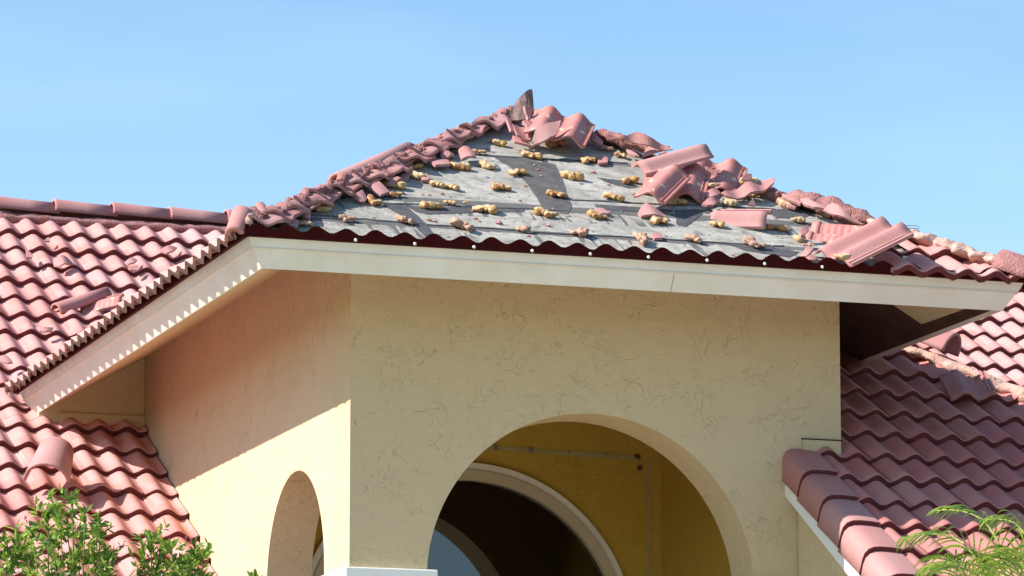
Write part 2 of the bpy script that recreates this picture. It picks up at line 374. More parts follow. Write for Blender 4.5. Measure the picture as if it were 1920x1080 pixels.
# ---- tile field
def wave(x, A=.021):
    t = 2*math.pi*x/(TW/2); return A*math.cos(t)
def field(name, parent, O, ex, es, pieces, mat, x_ph, s_ph, h0=.045, T=.036, amp=.0185, skip=None, jit=.0035, nose=None):
    """O: eye-relative origin; local frame x along the eave, y up the slope, z off the roof.
    pieces: (x0, x1, s0, s1, [(point2, normal2) ...]) clipped rectangles"""
    ex = Vector(ex); es = Vector(es).normalized(); n = ex.cross(es)
    M = Matrix((( ex.x, es.x, n.x, O[0]), (ex.y, es.y, n.y, O[1]), (ex.z, es.z, n.z, O[2]+ZO), (0, 0, 0, 1)))
    big = bmesh.new(); rnd = random.Random(5)
    NX = 20
    for (x0, x1, s0, s1, planes) in pieces:
        bm = bmesh.new()
        k0 = math.floor((s0-s_ph)/TE); k1 = math.ceil((s1-s_ph)/TE)
        j0 = math.floor((x0-x_ph)/TW)-1; j1 = math.ceil((x1-x_ph)/TW)+1
        for k in range(k0, k1):
            for j in range(j0, j1):
                if skip and skip(k, j): continue
                a = x_ph+j*TW; b = s_ph+k*TE
                if b+TE < s0-.001 or a > x1 or a+TW < x0: continue
                dh = rnd.uniform(-1, 1)*jit; tl = rnd.uniform(-1, 1)*jit; tw = rnd.uniform(-1, 1)*jit
                rows = [(0, -T*1.05), (0, -.005), (.004, 0), (.5, 0), (1.02, 0)]
                vs = []
                for (f, off) in rows:
                    s = b+(f if f == .004 else f*TE)
                    for i in range(NX+1):
                        x = a+(TW+.003)*i/NX
                        h = h0+wave(x-x_ph-TW/4, amp)+T*(1-f*.95)+off+dh+tl*(1-f)+tw*(i/NX-.5)+.004*(1-i/NX)
                        vs.append(bm.verts.new((x, s, h)))
                W = NX+1
                sk = [bm.verts.new(vs[r_*W].co-Vector((0, 0, .022))) for r_ in range(1, len(rows))]
                for r_ in range(1, len(rows)-1): bm.faces.new((vs[r_*W], vs[(r_+1)*W], sk[r_], sk[r_-1]))
                for r_ in range(len(rows)-1):
                    for i in range(NX):
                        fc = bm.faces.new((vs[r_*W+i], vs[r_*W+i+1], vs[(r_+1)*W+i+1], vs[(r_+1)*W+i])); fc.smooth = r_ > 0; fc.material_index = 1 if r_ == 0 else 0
        pl = [((x0, 0), (-1, 0)), ((x1, 0), (1, 0)), ((0, s0), (0, -1)), ((0, s1), (0, 1))]+planes
        for (p, nn) in pl:
            bmesh.ops.bisect_plane(bm, geom=bm.verts[:]+bm.edges[:]+bm.faces[:], plane_co=(p[0], p[1], 0), plane_no=(nn[0], nn[1], 0), clear_outer=True)
        me = bpy.data.meshes.new('tmp'); bm.to_mesh(me); bm.free(); big.from_mesh(me); bpy.data.meshes.remove(me)
    # split hard edge between nose and top
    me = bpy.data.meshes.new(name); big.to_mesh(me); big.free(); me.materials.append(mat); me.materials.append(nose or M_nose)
    o = link(bpy.data.objects.new(name, me)); o.parent = parent; o.matrix_basis = wm(parent).inverted() @ M
    return o, M

# main roof (facing the front, behind and beside the porch)
sM = Vector((0, math.cos(PM), math.sin(PM))); LM = math.hypot(1, .604)
Om = (0, 25.818, 3.778)
S_RIDGE = (29.13-25.818)*LM; S_EAVE = -4.6
mainroof = mk('main_roof', [(1.5, 25.818+S_EAVE/LM, zmain(25.818+S_EAVE/LM)), (WX0, 25.818+S_EAVE/LM, zmain(25.818+S_EAVE/LM)), (WX0, 25.82, 3.779), (WX1, 25.82, 3.779), (WX1, 23.8, zmain(23.8)), (15.5, 23.8, zmain(23.8)), (15.5, 29.13, zmain(29.13)), (1.5, 29.13, zmain(29.13))],
              [tuple(range(8))], M_tar, house)
nM0 = Vector((0, -math.sin(PM), math.cos(PM)))
_c = hit(63.6, 430, Vector(Om)+nM0*.054, nM0); xph = _c.x-TW/4; sph = (_c-Vector(Om)).dot(sM)
S_TOP = sph+TE-.012
mainroof.location.z -= .075
field('roof_tiles', mainroof, Om, (1, 0, 0), sM, [
    (2.0, WX0-.012, S_EAVE, .02, []), (2.0, 15.4, .02, S_TOP, []), (WX1+.02, 15.4, -2.6, .02, [])], M_tile, xph, sph-24*TE,
    skip=lambda k, j: False, h0=.0)
# back slope and gables close the house off
mb = MB(); mb.add([(1.5, 29.13, zmain(29.13)), (15.5, 29.13, zmain(29.13)), (15.5, 34.5, 2.4), (1.5, 34.5, 2.4)], [(0, 1, 2, 3)]); mb.build('back_slope', M_tile_dark, mainroof)
mb = MB(); ye = 25.818+S_EAVE/LM+.45
mb.box(2.0, 6.15, ye, 34.0, -1.6, zmain(ye)-.12)
mb.box(8.88, 15.0, 24.3, 34.0, -1.6, 2.0)
mb.add([(2.0, ye, zmain(ye)-.1), (2.0, 29.13, 5.6), (2.0, 34, 2.4), (15.0, ye, zmain(ye)-.1), (15.0, 29.13, 5.6), (15.0, 34, 2.4)], [(0, 1, 2), (3, 5, 4)])
mb.build('house_wall', M_wall, house)

# ridge caps of the main roof
def cap_mesh(r0, r1, ln, th=.016, seg=14, arc=math.pi, flat=0.0):
    """half-round tapered tile along +y, open side down, from y=0 (radius r0) to y=ln (radius r1)"""
    V = []; Fc = []
    rows = [(0, r0), (.012, r0), (ln*.5, (r0+r1)/2), (ln, r1)]
    for inner in (0, 1):
        for y, r in rows:
            for i in range(seg+1):
                a = math.pi/2+arc/2-arc*i/seg; rr = r-(th if inner else 0)
                V.append((rr*math.cos(a), y, rr*math.sin(a)))
    W = seg+1; K = W*len(rows)
    for q in range(len(rows)-1):
        for i in range(seg):
            a = q*W+i; Fc += [(a, a+1, a+W+1, a+W)[::-1], (a+K, a+K+1, a+K+W+1, a+K+W)]
    for i in range(seg):
        Fc += [(i, i+1, i+1+K, i+K)]; b = (len(rows)-1)*W+i; Fc += [(b+1, b, b+K, b+K+1)]
    for q in range(len(rows)-1):
        a = q*W; Fc += [(a, a+K, a+W+K, a+W)]; a += seg; Fc += [(a, a+W, a+W+K, a+K)]
    return V, Fc
zr = zmain(29.13)
rcap_px = [(-107, 0), (-2, 0), (99, 0), (205, 0), (312, 0), (416, 0)]
nR = Vector((0, 1, 0))
for i in range(-2, 26):
    x = 5.93+ (.3865)*i if False else hit(99, 385, (0, 29.13, 0), nR).x+(i-0)*.408
    V, Fc = cap_mesh(.100, .088, .44)
    ang = -90                           # local +y -> world +x
    M = Matrix.Translation((x, 29.13, zr+ZO-.052+.004*math.sin(i*2.3))) @ Matrix.Rotation(R(-90), 4, 'Z') @ Matrix.Rotation(R(-1.6), 4, 'X')
    o = mk('ridge_tile', V, Fc, M_loose, mainroof, True, M)
    if i > 14: break
# lumpy mortar helper: a rough sausage along a path
def lumps(name, path, radii, mat, parent, amp=.35, sc=16, seg=14, flat=.75, sub=.025, seed=0, top=True):
    P = [Vector(p) for p in path]; pts = []; rad = []
    for i in range(len(P)-1):
        k = max(1, int((P[i+1]-P[i]).length/sub))
        for j in range(k):
            t = j/k; pts.append(P[i].lerp(P[i+1], t)); rad.append(radii[i]*(1-t)+radii[i+1]*t)
    pts.append(P[-1]); rad.append(radii[-1])
    V = []; Fc = []; up = Vector((0, 0, 1))
    for i, p in enumerate(pts):
        d = (pts[min(i+1, len(pts)-1)]-pts[max(i-1, 0)]).normalized(); sd = d.cross(up).normalized(); u2 = sd.cross(d)
        e = 1.0
        m_ = min(i, len(pts)-1-i)
        if m_ < 3: e = (.3, .75, .93)[m_]
        for j in range(seg):
            a = 2*math.pi*j/seg; dirv = sd*math.cos(a)+u2*math.sin(a)*flat
            q = p+dirv*rad[i]
            f = 1+amp*(noise.noise(Vector(q)*sc+Vector((seed, 0, 0)))*1.5+.5*noise.noise(Vector(q)*sc*2.7+Vector((seed, 3, 0))))
            V.append(p+dirv*rad[i]*f*e)
    for i in range(len(pts)-1):
        for j in range(seg):
            a = i*seg+j; b = i*seg+(j+1) % seg; Fc.append((a, b, b+seg, a+seg))
    Fc += [tuple(range(seg))[::-1], tuple(range((len(pts)-1)*seg, len(pts)*seg))]
    o = mk(name, V, Fc, mat, parent, True); recalc(o); return o
_m = Vector(Om)+sM*(S_TOP+.015)+nM0*.004
lumps('ridge_mortar', [(2.0, _m.y, _m.z), (15.3, _m.y, _m.z)], [.040, .040], M_mortar, mainroof, .28, 14, 12, .8, .04)
lumps('ridge_mortar', [(2.0, 29.10, zr-.135), (15.3, 29.10, zr-.135)], [.09, .09], M_mortar, mainroof, .2, 9, 10, .7, .05)

# ---- porch roof
YB = 28.2; APX = (XL+XR)/2; HW = (XR-XL)/2; ZA_ = ZE+HW*TPP; YA = YF+HW
Md = Matrix(((1, 0, 0, XL), (0, math.cos(PP), -math.sin(PP), YF), (0, math.sin(PP), math.cos(PP), ZE+ZO), (0, 0, 0, 1)))
nD = Vector((0, -math.sin(PP), math.cos(PP))); sD = Vector((0, math.cos(PP), math.sin(PP))); P0 = Vector((XL, YF, ZE))
SL = HW/math.cos(PP)
def dk(px, py, lift=0.): return hit(px, py, P0+nD*lift, nD)
V = []; Fc = []
n = 24
proof = mk('porch_roof', [(0, 0, 0), (2*HW, 0, 0), (HW, SL, 0)], [(0, 1, 2)], M_deck, house, False, Md)
sl_, cl_ = math.sin(PP), math.cos(PP)
# side slopes of the porch roof
mb = MB(); mb.add([(XL, YF, ZE), (APX, YA, ZA_), (APX, YB, ZA_), (XL, 26.0, ZE)], [(0, 1, 2, 3)]); mb.add([(XR, YF, ZE), (XR, 26.0, ZE), (APX, YB, ZA_), (APX, YA, ZA_)], [(0, 1, 2, 3)])
mb.build('side_deck', M_tar, proof)
# laps of the felt: each upper sheet ends in a real edge 4 mm above the lower one
def lap(pts, name='felt_edge'):
    V = []; Fc = []
    for i, (px, py) in enumerate(pts):
        q = dk(px, py); qa = q+nD*.0045; V += [tuple(q-sD*.003+nD*.0005), tuple(qa-sD*.001), tuple(qa+sD*.012)]
    for i in range(len(pts)-1): b = 3*i; Fc += [(b, b+3, b+4, b+1), (b+1, b+4, b+5, b+2)]
    return mk(name, V, Fc, M_tar, proof)
def wig(a, b, n, amp=.8):
    return [(a[0]+(b[0]-a[0])*i/n, a[1]+(b[1]-a[1])*i/n+random.uniform(-amp, amp)) for i in range(n+1)]
lap(wig((912, 293), (1177, 307), 16)); lap(wig((717, 382), (1065, 396), 18)); lap(wig((1069, 376), (1454, 393), 18)); lap(wig((583, 404), (790, 421), 10)+wig((800, 423), (994, 434), 9)); lap(wig((1000, 436), (1470, 463), 20))
for i in range(46):
    u_, v_ = random.uniform(.3, 3.9), random.choice((.33, .40, .77, .84, 1.22, 1.60, 1.67))+random.uniform(-.01, .01)
    if v_ > min(u_, 4.19-u_)/cl_*.93: continue
    q = P0+Vector((u_, 0, 0))+sD*v_+nD*.0045
    mk('felt_nail', [tuple(q+Vector((1, 0, 0))*.008*math.cos(a*math.pi/4)+sD*.008*math.sin(a*math.pi/4)) for a in range(8)], [tuple(range(8))], M_wire, proof)
# torn-open tar patches
def patch(pts, mat=M_tar_brown, name='tar_patch', lift=.0025):
    q = []
    for i in range(len(pts)):
        a, b = pts[i], pts[(i+1) % len(pts)]
        ln = math.hypot(b[0]-a[0], b[1]-a[1]); k = max(1, int(ln/7))
        for j in range(k): q.append((a[0]+(b[0]-a[0])*j/k+random.uniform(-.9, .9), a[1]+(b[1]-a[1])*j/k+random.uniform(-.6, .6)))
    mk(name, [tuple(dk(x, y, lift)) for x, y in q], [tuple(range(len(q)))], mat, proof)
patch([(926, 295), (985, 296), (1010, 303), (1040, 308), (1052, 330), (1062, 360), (1072, 385), (1066, 402), (1042, 396), (1020, 391), (985, 340), (955, 312)])
patch([(717, 383), (738, 384), (760, 384), (798, 418), (820, 447), (800, 446), (765, 412)], M_tar)
patch([(760, 384), (850, 388), (985, 393), (980, 397), (900, 398), (800, 402), (778, 396)], M_tar, lift=.0021)
patch([(1266, 394), (1308, 392), (1318, 400), (1300, 415), (1285, 425), (1268, 420)], M_tar)
patch([(1300, 393), (1450, 396), (1452, 401), (1400, 402), (1330, 401)], M_tar, lift=.0021)
patch([(1115, 383), (1200, 388), (1265, 394), (1260, 398), (1180, 396), (1120, 390)], M_tar, lift=.0023)
patch([(1440, 394), (1490, 388), (1530, 400), (1500, 410), (1452, 408)], M_tar)
patch([(1360, 455), (1420, 460), (1500, 472), (1480, 482), (1400, 470)], M_tar)
patch([(1118, 332), (1165, 338), (1200, 350), (1180, 353), (1140, 343)], M_tar, lift=.0019)

# fascia: cross-section (inset, drop) swept round three sides with mitred corners
def fascia(sec, name, mat, parent, yb=26.0):
    V = []; Fc = []
    for (k, h) in sec:
        V += [(XL+k, yb, ZE-h), (XL+k, YF+k, ZE-h), (XR-k, YF+k, ZE-h), (XR-k, yb, ZE-h)]
    m_ = len(sec)
    for i in range(m_):
        j = (i+1) % m_
        for c in range(3): Fc.append((4*i+c, 4*i+c+1, 4*j+c+1, 4*j+c))
    Fc.append(tuple(4*i for i in range(m_))[::-1]); Fc.append(tuple(4*i+3 for i in range(m_)))
    o = mk(name, V, Fc, mat, parent); recalc(o); return o
fas = fascia([(.022, .046), (.020, .052), (.034, .058), (.088, .143), (.115, .130), (.062, .03)], 'fascia_board', M_paint, proof)
fascia([(0, 0), (.026, .052), (.032, .056), (.050, .045), (.03, .0)], 'drip_strip', M_paint, fas)
mb = MB(); jx = 7.665
mb.add([(jx, YF+.033, ZE-.058), (jx+.0022, YF+.033, ZE-.058), (jx+.0022, YF+.087, ZE-.143), (jx, YF+.087, ZE-.143)], [(0, 3, 2, 1)]); mb.build('board_joint', M_shade_joint, fas)
# stucco soffit under the side and front overhangs, sloping with the rafters
def sof(k, d): return ZE-d+k*TPP
mb = MB(); a, b = .105, OV+.0; d = .192
mb.add([(XL+a, YF+a, sof(a, d)), (XL+a, 26, sof(a, d)), (XL+b, 26, sof(b, d)), (XL+b, YF+b, sof(b, d))], [(0, 1, 2, 3)])
mb.add([(XR-a, YF+a, sof(a, d)), (XR-b, YF+b, sof(b, d)), (XR-b, 26, sof(b, d)), (XR-a, 26, sof(a, d))], [(0, 1, 2, 3)])
mb.add([(XL+a, YF+a, sof(a, d)), (XL+b, YF+b, sof(b, d)), (XR-b, YF+b, sof(b, d)), (XR-a, YF+a, sof(a, d))], [(0, 1, 2, 3)])
so_ = mb.build('soffit', [M_wall, M_shade_joint], proof)
so_.data.polygons[1].material_index = 1  # right soffit coloured dark brown to stand for its deep shade
mb = MB(); k = .004
mb.add([(XR-.12, YF+.14, sof(.12, d)-k)][:0]+[hit(x_, y_, (XR-.105, 0, sof(.105, d)-k), Vector((sl_, 0, cl_))) for x_, y_ in ((1672, 570), (1728, 608), (1830, 572))], [(0, 1, 2)]); mb.build('soffit_panel', M_wall, so_)
mb = MB()
mb.box(XR-.60, XR-.55, YF+.2, 24.2, sof(.60, d)-.05, sof(.60, d)-.004)
mb.build('rafter', M_paint, proof)
# wavy maroon eave closure along the front
V = []; Fc = []; nx = 14*16
xs = [XL-.03+(XR-XL+.06)*i/nx for i in range(nx+1)]
XC = 5.956
for x in xs:
    t = (x-XC)/(.152)*2*math.pi; fr = ((x-XC-.07) % .304)/.304
    zt = .043+.0155*math.cos(t+2.0)+.005*(1-fr)
    V += [(x, YF-.028, ZE-.004), (x, YF-.034, ZE+zt), (x, YF+.006, ZE+zt), (x, YF+.006, ZE-.004)]
for i in range(nx):
    b = 4*i
    for c in range(4): Fc.append((b+c, b+(c+1) % 4, b+4+(c+1) % 4, b+4+c))
o = mk('eave_closure', V, Fc, M_maroon, proof); recalc(o)
# plain maroon closures along the left and right eaves
mb = MB(); mb.box(XL-.026, XL-.006, YF-.02, 25.95, ZE-.004, ZE+.055); mb.build('eave_closure', M_maroon, proof)
mb = MB(); mb.box(XR+.006, XR+.026, YF-.02, 25.95, ZE-.004, ZE+.055); mb.build('eave_closure', M_maroon, proof)
for px, py in ((667, 450), (778, 457), (889, 463), (998, 470), (1107, 476), (1216, 482), (1326, 488), (1434, 494.5), (1542, 500.5)):
    q = hit(px, py, (0, YF-.036, 0), Vector((0, 1, 0)))
    V = []; Fc = []
    for i in range(5):
        a = math.pi/2*i/4
        for j in range(12): V.append((.0085*math.cos(a)*math.cos(j*math.pi/6), -.005*math.sin(a), .0085*math.cos(a)*math.sin(j*math.pi/6)))
    for i in range(4):
        for j in range(12): Fc.append((i*12+j, i*12+(j+1) % 12, (i+1)*12+(j+1) % 12, (i+1)*12+j))
    mk('nail_cap', V, Fc, M_nail, proof, True, Matrix.Translation(q+Vector((0, 0, ZO))))

# left and right slopes of the porch roof carry tiles; local x runs along the eave
sL = Vector((cl_, 0, sl_)); sR = Vector((-cl_, 0, sl_))
LL = 26.05-YF
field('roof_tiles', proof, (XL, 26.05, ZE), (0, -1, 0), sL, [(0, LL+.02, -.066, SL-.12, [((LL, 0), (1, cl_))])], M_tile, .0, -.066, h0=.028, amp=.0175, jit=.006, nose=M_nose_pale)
field('roof_tiles', proof, (XR, YF, ZE), (0, 1, 0), sR, [(0, LL, -.075, SL-.12, [((0, 0), (-1, cl_))])], M_tile, .0, -.075, h0=.035, jit=.006)
# surviving tiles at the right-hand corner of the front slope
field('roof_tiles', proof, P0, (1, 0, 0), sD, [(3.42, 2*HW+.02, -.055, .27, [((2*HW, 0), (1, cl_))]), (3.62, 2*HW, .27, .56, [((2*HW-.03, 0), (1, cl_))])], M_tile, 3.42+.0, -.055, h0=.022, jit=.003)

# ---- side wing roof on the right
LA = math.hypot(1, .6); nA = Vector((0, -.6/LA, 1/LA)); _ca = hit(1591.8, 888, Vector((8.53, 21.3, 3.10))+nA*.078, nA); sA = Vector((0, 1/LA, .6/LA)); OA = (8.53, 21.3, 3.10)
_q = hit(1700, 652, (8.53, 21.3, 3.14), Vector((0, -.6, 1)).normalized()); HX = _q.x+_q.y
sideroof = mk('side_roof', [(8.56, 18.9, zA(18.9)), (HX-18.9, 18.9, zA(18.9)), (HX-24.06, 24.06, zA(24.06)), (8.87, 21.3, zA(21.3)), (8.56, 21.3, zA(21.3))], [tuple(range(5))], M_tar, house)
field('roof_tiles', sideroof, OA, (1, 0, 0), sA, [
    (.17, .345, -2.75, .06, []), (.345, 6, -2.75, 3.3, [((HX-21.3-8.53-.02, 0), (1, 1/LA))])], M_tile_dark, _ca.x-8.53-TW/4-TW*6, (_ca-Vector(OA)).dot(sA)-TE*12, h0=.025, amp=.020)
mb = MB(); mb.add([(HX-24.06, 24.06, zA(24.06)), (HX-18.9, 18.9, zA(18.9)), (HX-18.9, 24.0, zA(18.9)), ], [(0, 1, 2)]); mb.build('hip_slope', M_tile_dark, sideroof)
# wing walls
mb = MB(); mb.box(8.61, 13.2, 19.5, 21.29, -1.6, zA(19.5)-.12)
mb.add([(8.612, 19.5, zA(19.5)-.12), (8.612, 21.29, zA(19.5)-.12), (8.612, 21.29, zA(21.3)-.10)], [(0, 1, 2)])
mb.box(8.9, 13.2, 21.29, 24.3, -1.6, 1.5)
mb.build('wing_wall', M_wall, house)
# rake tiles
nA = Vector((0, -.6/LA, 1/LA))
prof = [(.0, -.105), (.0, -.02), (.006, .015), (.024, .040), (.052, .052), (.09, .055), (.15, .052), (.20, .046)]
for k in range(9):
    s1 = .03-k*.32; s0 = s1-.335 if k else s1-.335
    V = []; Fc = []
    P = Vector(OA)
    W = len(prof)
    for lay in (0, 1):
        for s, lift in ((s0, .027), (s0+.006, .029), (s1, .002)):
            for (px_, h) in prof:
                dx = -.012 if px_ < .03 else 0
                off = .023 if lay else 0
                X = px_+(off if px_ < .03 else 0)-(.010 if s != s1 else 0); H = h-(off if px_ >= .02 else 0)+lift
                V.append(P+Vector((X, 0, 0))+sA*s+nA*H)
    K = 3*W
    for q in range(2):
        for i in range(W-1): a = q*W+i; Fc += [(a, a+1, a+W+1, a+W), (a+K, a+W+K, a+W+1+K, a+1+K)]
    for i in range(W-1): Fc.append((i, i+K, i+1+K, i+1))
    Fc.append((0, W, W+K, K)); Fc.append((W, 2*W, 2*W+K, W+K))
    o = mk('rake_tile', V, Fc, M_loose, sideroof, True)
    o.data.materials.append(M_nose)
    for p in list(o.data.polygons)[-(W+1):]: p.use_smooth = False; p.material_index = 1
V = []
for s in (-2.78, -.0):
    for (x, h) in ((.015, -.075), (.015, -.165), (.05, -.165), (.05, -.075)): V.append(Vector(OA)+Vector((x, 0, 0))+sA*s+nA*h)
o = mk('rake_board', V, [(0, 1, 2, 3), (4, 7, 6, 5), (0, 4, 5, 1), (1, 5, 6, 2), (2, 6, 7, 3), (3, 7, 4, 0)], M_trim, sideroof); recalc(o)
# patched flashing block at the notch
mb = MB(); mb.box(8.645, 8.860, 21.286, 21.30, 3.05, 3.212); fp_ = mb.build('flashing_patch', M_wall, sideroof)
mb = MB(); mb.box(8.640, 8.866, 21.283, 21.2995, 3.2125, 3.219); mb.build('flashing_shadow', M_shade_joint, fp_)  # dark strip drawn in place of the shadow line over the block
# mortar bed of the lost hip tiles
hp = lambda px, py: tuple(hit(px, py, Vector(OA)+nA*.06, nA))
lumps('hip_mortar', [hp(1695, 652), hp(1740, 668), hp(1790, 690), hp(1850, 712), hp(1925, 745), hp(2010, 785), hp(2200, 870)], [.05, .055, .06, .055, .06, .06, .06], M_mortar_pale, sideroof, .45, 12, 12, .6, .03, 4)
V, Fc = cap_mesh(.125, .105, .42, .014, 18)
q = hit(1782, 664, Vector(OA)+nA*.10, nA); dv = Vector((-1, 1, .62)).normalized()
xa = dv.cross(Vector((0, 0, 1))).normalized(); za = xa.cross(dv)
Mx = Matrix(((xa.x, dv.x, za.x, q.x), (xa.y, dv.y, za.y, q.y), (xa.z, dv.z, za.z, q.z+ZO), (0, 0, 0, 1)))
mk('hip_tile', V, Fc, M_loose, sideroof, True, Mx)
# end tile at the lower right corner of the porch hip
dv = Vector((-1, 1, TPP)).normalized(); xa = dv.cross(Vector((0, 0, 1))).normalized(); za = xa.cross(dv)
q = hit(1935, 527, (0, YF-.05, 0), Vector((0, 1, 0)))
Mx = Matrix(((xa.x, dv.x, za.x, q.x), (xa.y, dv.y, za.y, q.y), (xa.z, dv.z, za.z, q.z+ZO), (0, 0, 0, 1)))
V, Fc = cap_mesh(.115, .115, .20, .1, 14); mk('hip_end_tile', V, Fc, M_mortar, proof, True, Mx)

# ---- what is left of the porch hips
HL = lambda t, dz=0: Vector((XL+HW*t, YF+HW*t, ZE+HW*TPP*t+dz))
HRt = lambda t, dz=0: Vector((XR-HW*t, YF+HW*t, ZE+HW*TPP*t+dz))
lumps('hip_mortar', [HL(t, .045) for t in (.07, .2, .4, .6, .8, .985)], [.044, .046, .042, .036, .030, .026], M_mortar, proof, .62, 30, 16, .95, .010, 1)
lumps('ridge_mortar', [(APX, YA+.05, ZA_+.02), (APX, YB, ZA_+.03)], [.08, .08], M_mortar, proof, .3, 9, 10, .8, .06, 2)
V, Fc = cap_mesh(.058, .052, .84); d1 = Vector((1, 1, TPP)).normalized(); xa = d1.cross(Vector((0, 0, 1))).normalized(); za = xa.cross(d1)
def along(p, d, lift=0): 
    d = d.normalized(); xa = d.cross(Vector((0, 0, 1))).normalized(); za = xa.cross(d); p = p+za*lift
    return Matrix(((xa.x, d.x, za.x, p.x), (xa.y, d.y, za.y, p.y), (xa.z, d.z, za.z, p.z+ZO), (0, 0, 0, 1)))
mk('hip_tile', V, Fc, M_loose, proof, True, along(HL(.335)+Vector((-.03, .03, 0)), Vector((1, 1, TPP+.01)), .050))
lumps('hip_mortar', [HRt(t, .04) for t in (.985, .90, .84)], [.035, .045, .03], M_mortar, proof, .45, 24, 14, .7, .015, 5)
lumps('hip_mortar', [HRt(t, .055)+Vector((-.04, -.04, 0)) for t in (.83, .77, .71)], [.035, .055, .035], M_mortar, proof, .45, 22, 14, .6, .015, 6)
lumps('hip_mortar', [HRt(t, .03) for t in (.71, .60, .50, .45)], [.04, .035, .035, .035], M_mortar, proof, .45, 24, 14, .9, .015, 7)
lumps('hip_mortar', [HRt(t, .06) for t in (.45, .38, .33, .28)], [.035, .055, .055, .04], M_mortar, proof, .4, 20, 14, .9, .02, 8)
lumps('hip_mortar', [HRt(t, .055)+Vector((-.03, -.03, 0)) for t in (.29, .22, .15, .08, .02)], [.045, .055, .07, .078, .07], M_mortar_pale, proof, .45, 20, 16, .45, .012, 9)
lumps('valley_rubble', [Vector((XL-.0, YF+.05, ZE+.05)), Vector((XL+.05, YF+.12, ZE+.09)), Vector((XL+.14, YF+.14, ZE+.10))], [.05, .07, .04], M_mortar, proof, .5, 16, 14, .9, .015, 10)
# cut tile ends still bedded along the left hip, one pair per course
def remnant(k, side=0):
    bm = bmesh.new(); rnd = random.Random(int(k*14)+side)
    s0 = k*TE*.80+.02; u_h = s0*cl_           # hip position at this height (local u)
    wd = rnd.uniform(.11, .19); ln = rnd.uniform(.20, .30); N1, N2 = 12, 4
    vs = []
    x0 = u_h-.03; rough = [rnd.uniform(-.02, .03) for _ in range(N2+1)]
    for lay in (0, 1):
        for j in range(N2+1):
            s = s0+ln*j/N2
            for i in range(N1+1):
                hipu = s*cl_-.03; x = hipu+(wd*(1-.45*j/N2)+rough[j])*i/N1
                h = .058+.018*math.cos(2*math.pi*(x/.165)+k)+.03*(1-j/N2)-(.014 if lay else 0)-.02*i/N1
                vs.append(bm.verts.new((x, s, h)))
    W = N1+1; K = W*(N2+1)
    for j in range(N2):
        for i in range(N1):
            a = j*W+i; bm.faces.new((vs[a], vs[a+1], vs[a+W+1], vs[a+W])).smooth = True; bm.faces.new((vs[a+K], vs[a+W+K], vs[a+W+1+K], vs[a+1+K]))
    for i in range(N1): bm.faces.new((vs[i], vs[i+K], vs[i+1+K], vs[i+1]))
    for j in range(N2): a = j*W+N1; bm.faces.new((vs[a], vs[a+K], vs[a+W+K], vs[a+W]))
    me = bpy.data.meshes.new('hip_tile_end'); bm.to_mesh(me); bm.free(); me.materials.append(M_loose)
    o = link(bpy.data.objects.new('hip_tile_end', me)); o.parent = proof; o.matrix_basis = wm(proof).inverted() @ Md
for k in range(0, 9): remnant(k)
for k in range(0, 8): remnant(k+.5, 3)

# ------------------------------------------------------------------ loose tiles
def tile_obj(name, M, x0, x1, hl, mat, under=False, label='', cut=0, amp=.022):
    """double-roll tile: x across, y up the tile; underside shows ribs and lugs"""
    t = .015; bm = bmesh.new(); NX = max(8, int((x1-x0)/.0125)); NY = 8; vs = []
    rnd = random.Random(hash(label) & 255)
    for lay in (0, 1):
        for j in range(NY+1):
            y = -hl+2*hl*j/NY
            for i in range(NX+1):
                x = x0+(x1-x0)*i/NX
                yy = y
                if cut and j == NY: yy -= abs(math.sin(i*1.3))*.02+cut*(i/NX)
                if cut and j == NY-1: yy -= cut*(i/NX)
                h = amp*math.cos(2*math.pi*(x-x0-.0825)/.165)
                if j == NY: h += .006*(1 if lay == 0 else 0)
                if j == 0: h -= .004*(1 if lay == 0 else 0)
                vs.append(bm.verts.new((x, yy, h+(0 if lay == 0 else -t))))
    W = NX+1; K = W*(NY+1)
    for j in range(NY):
        for i in range(NX):
            a = j*W+i; bm.faces.new((vs[a], vs[a+1], vs[a+W+1], vs[a+W])).smooth = True; bm.faces.new((vs[a+K], vs[a+W+K], vs[a+W+1+K], vs[a+1+K])).smooth = True
    for i in range(NX): bm.faces.new((vs[i], vs[i+K], vs[i+1+K], vs[i+1])); b = NY*W+i; bm.faces.new((vs[b+1], vs[b+1+K], vs[b+K], vs[b]))
    for j in range(NY): a = j*W; bm.faces.new((vs[a+W], vs[a+W+K], vs[a+K], vs[a])); a += NX; bm.faces.new((vs[a], vs[a+K], vs[a+W+K], vs[a+W]))
    me = bpy.data.meshes.new(name); bm.to_mesh(me); bm.free(); me.materials.append(mat)
    root = link(bpy.data.objects.new(name, me)); root.matrix_basis = M
    # interlocking lip along the right-hand edge
    e = MB(); hr = amp*math.cos(2*math.pi*(x1-x0-.0825)/.165)
    e.box(x1-.002, x1+.011, -hl+.005, hl-.005-cut, hr-.012, hr+.007); e.box(x1-.026, x1-.016, -hl+.005, hl-.005-cut, hr-.004+.002, hr+.008)
    e.build('side_lip', mat, root, M=M)
    if under:
        for yy in (hl-.03,):
            V = []; Fc = []
            for i in range(NX+1):
                x = x0+(x1-x0)*i/NX; h = amp*math.cos(2*math.pi*(x-x0-.0825)/.165)
                V += [(x, yy-.016, h+.001), (x, yy-.008, h+.012), (x, yy+.008, h+.012), (x, yy+.016, h+.001)]
            for i in range(NX):
                for c in range(3): Fc.append((4*i+c, 4*i+c+1, 4*i+4+c+1, 4*i+4+c))
            Fc += [(0, 1, 2, 3), tuple(4*NX+c for c in range(4))[::-1]]
            o = mk('end_rib', V, Fc, mat, root, True, M); recalc(o)
    return root
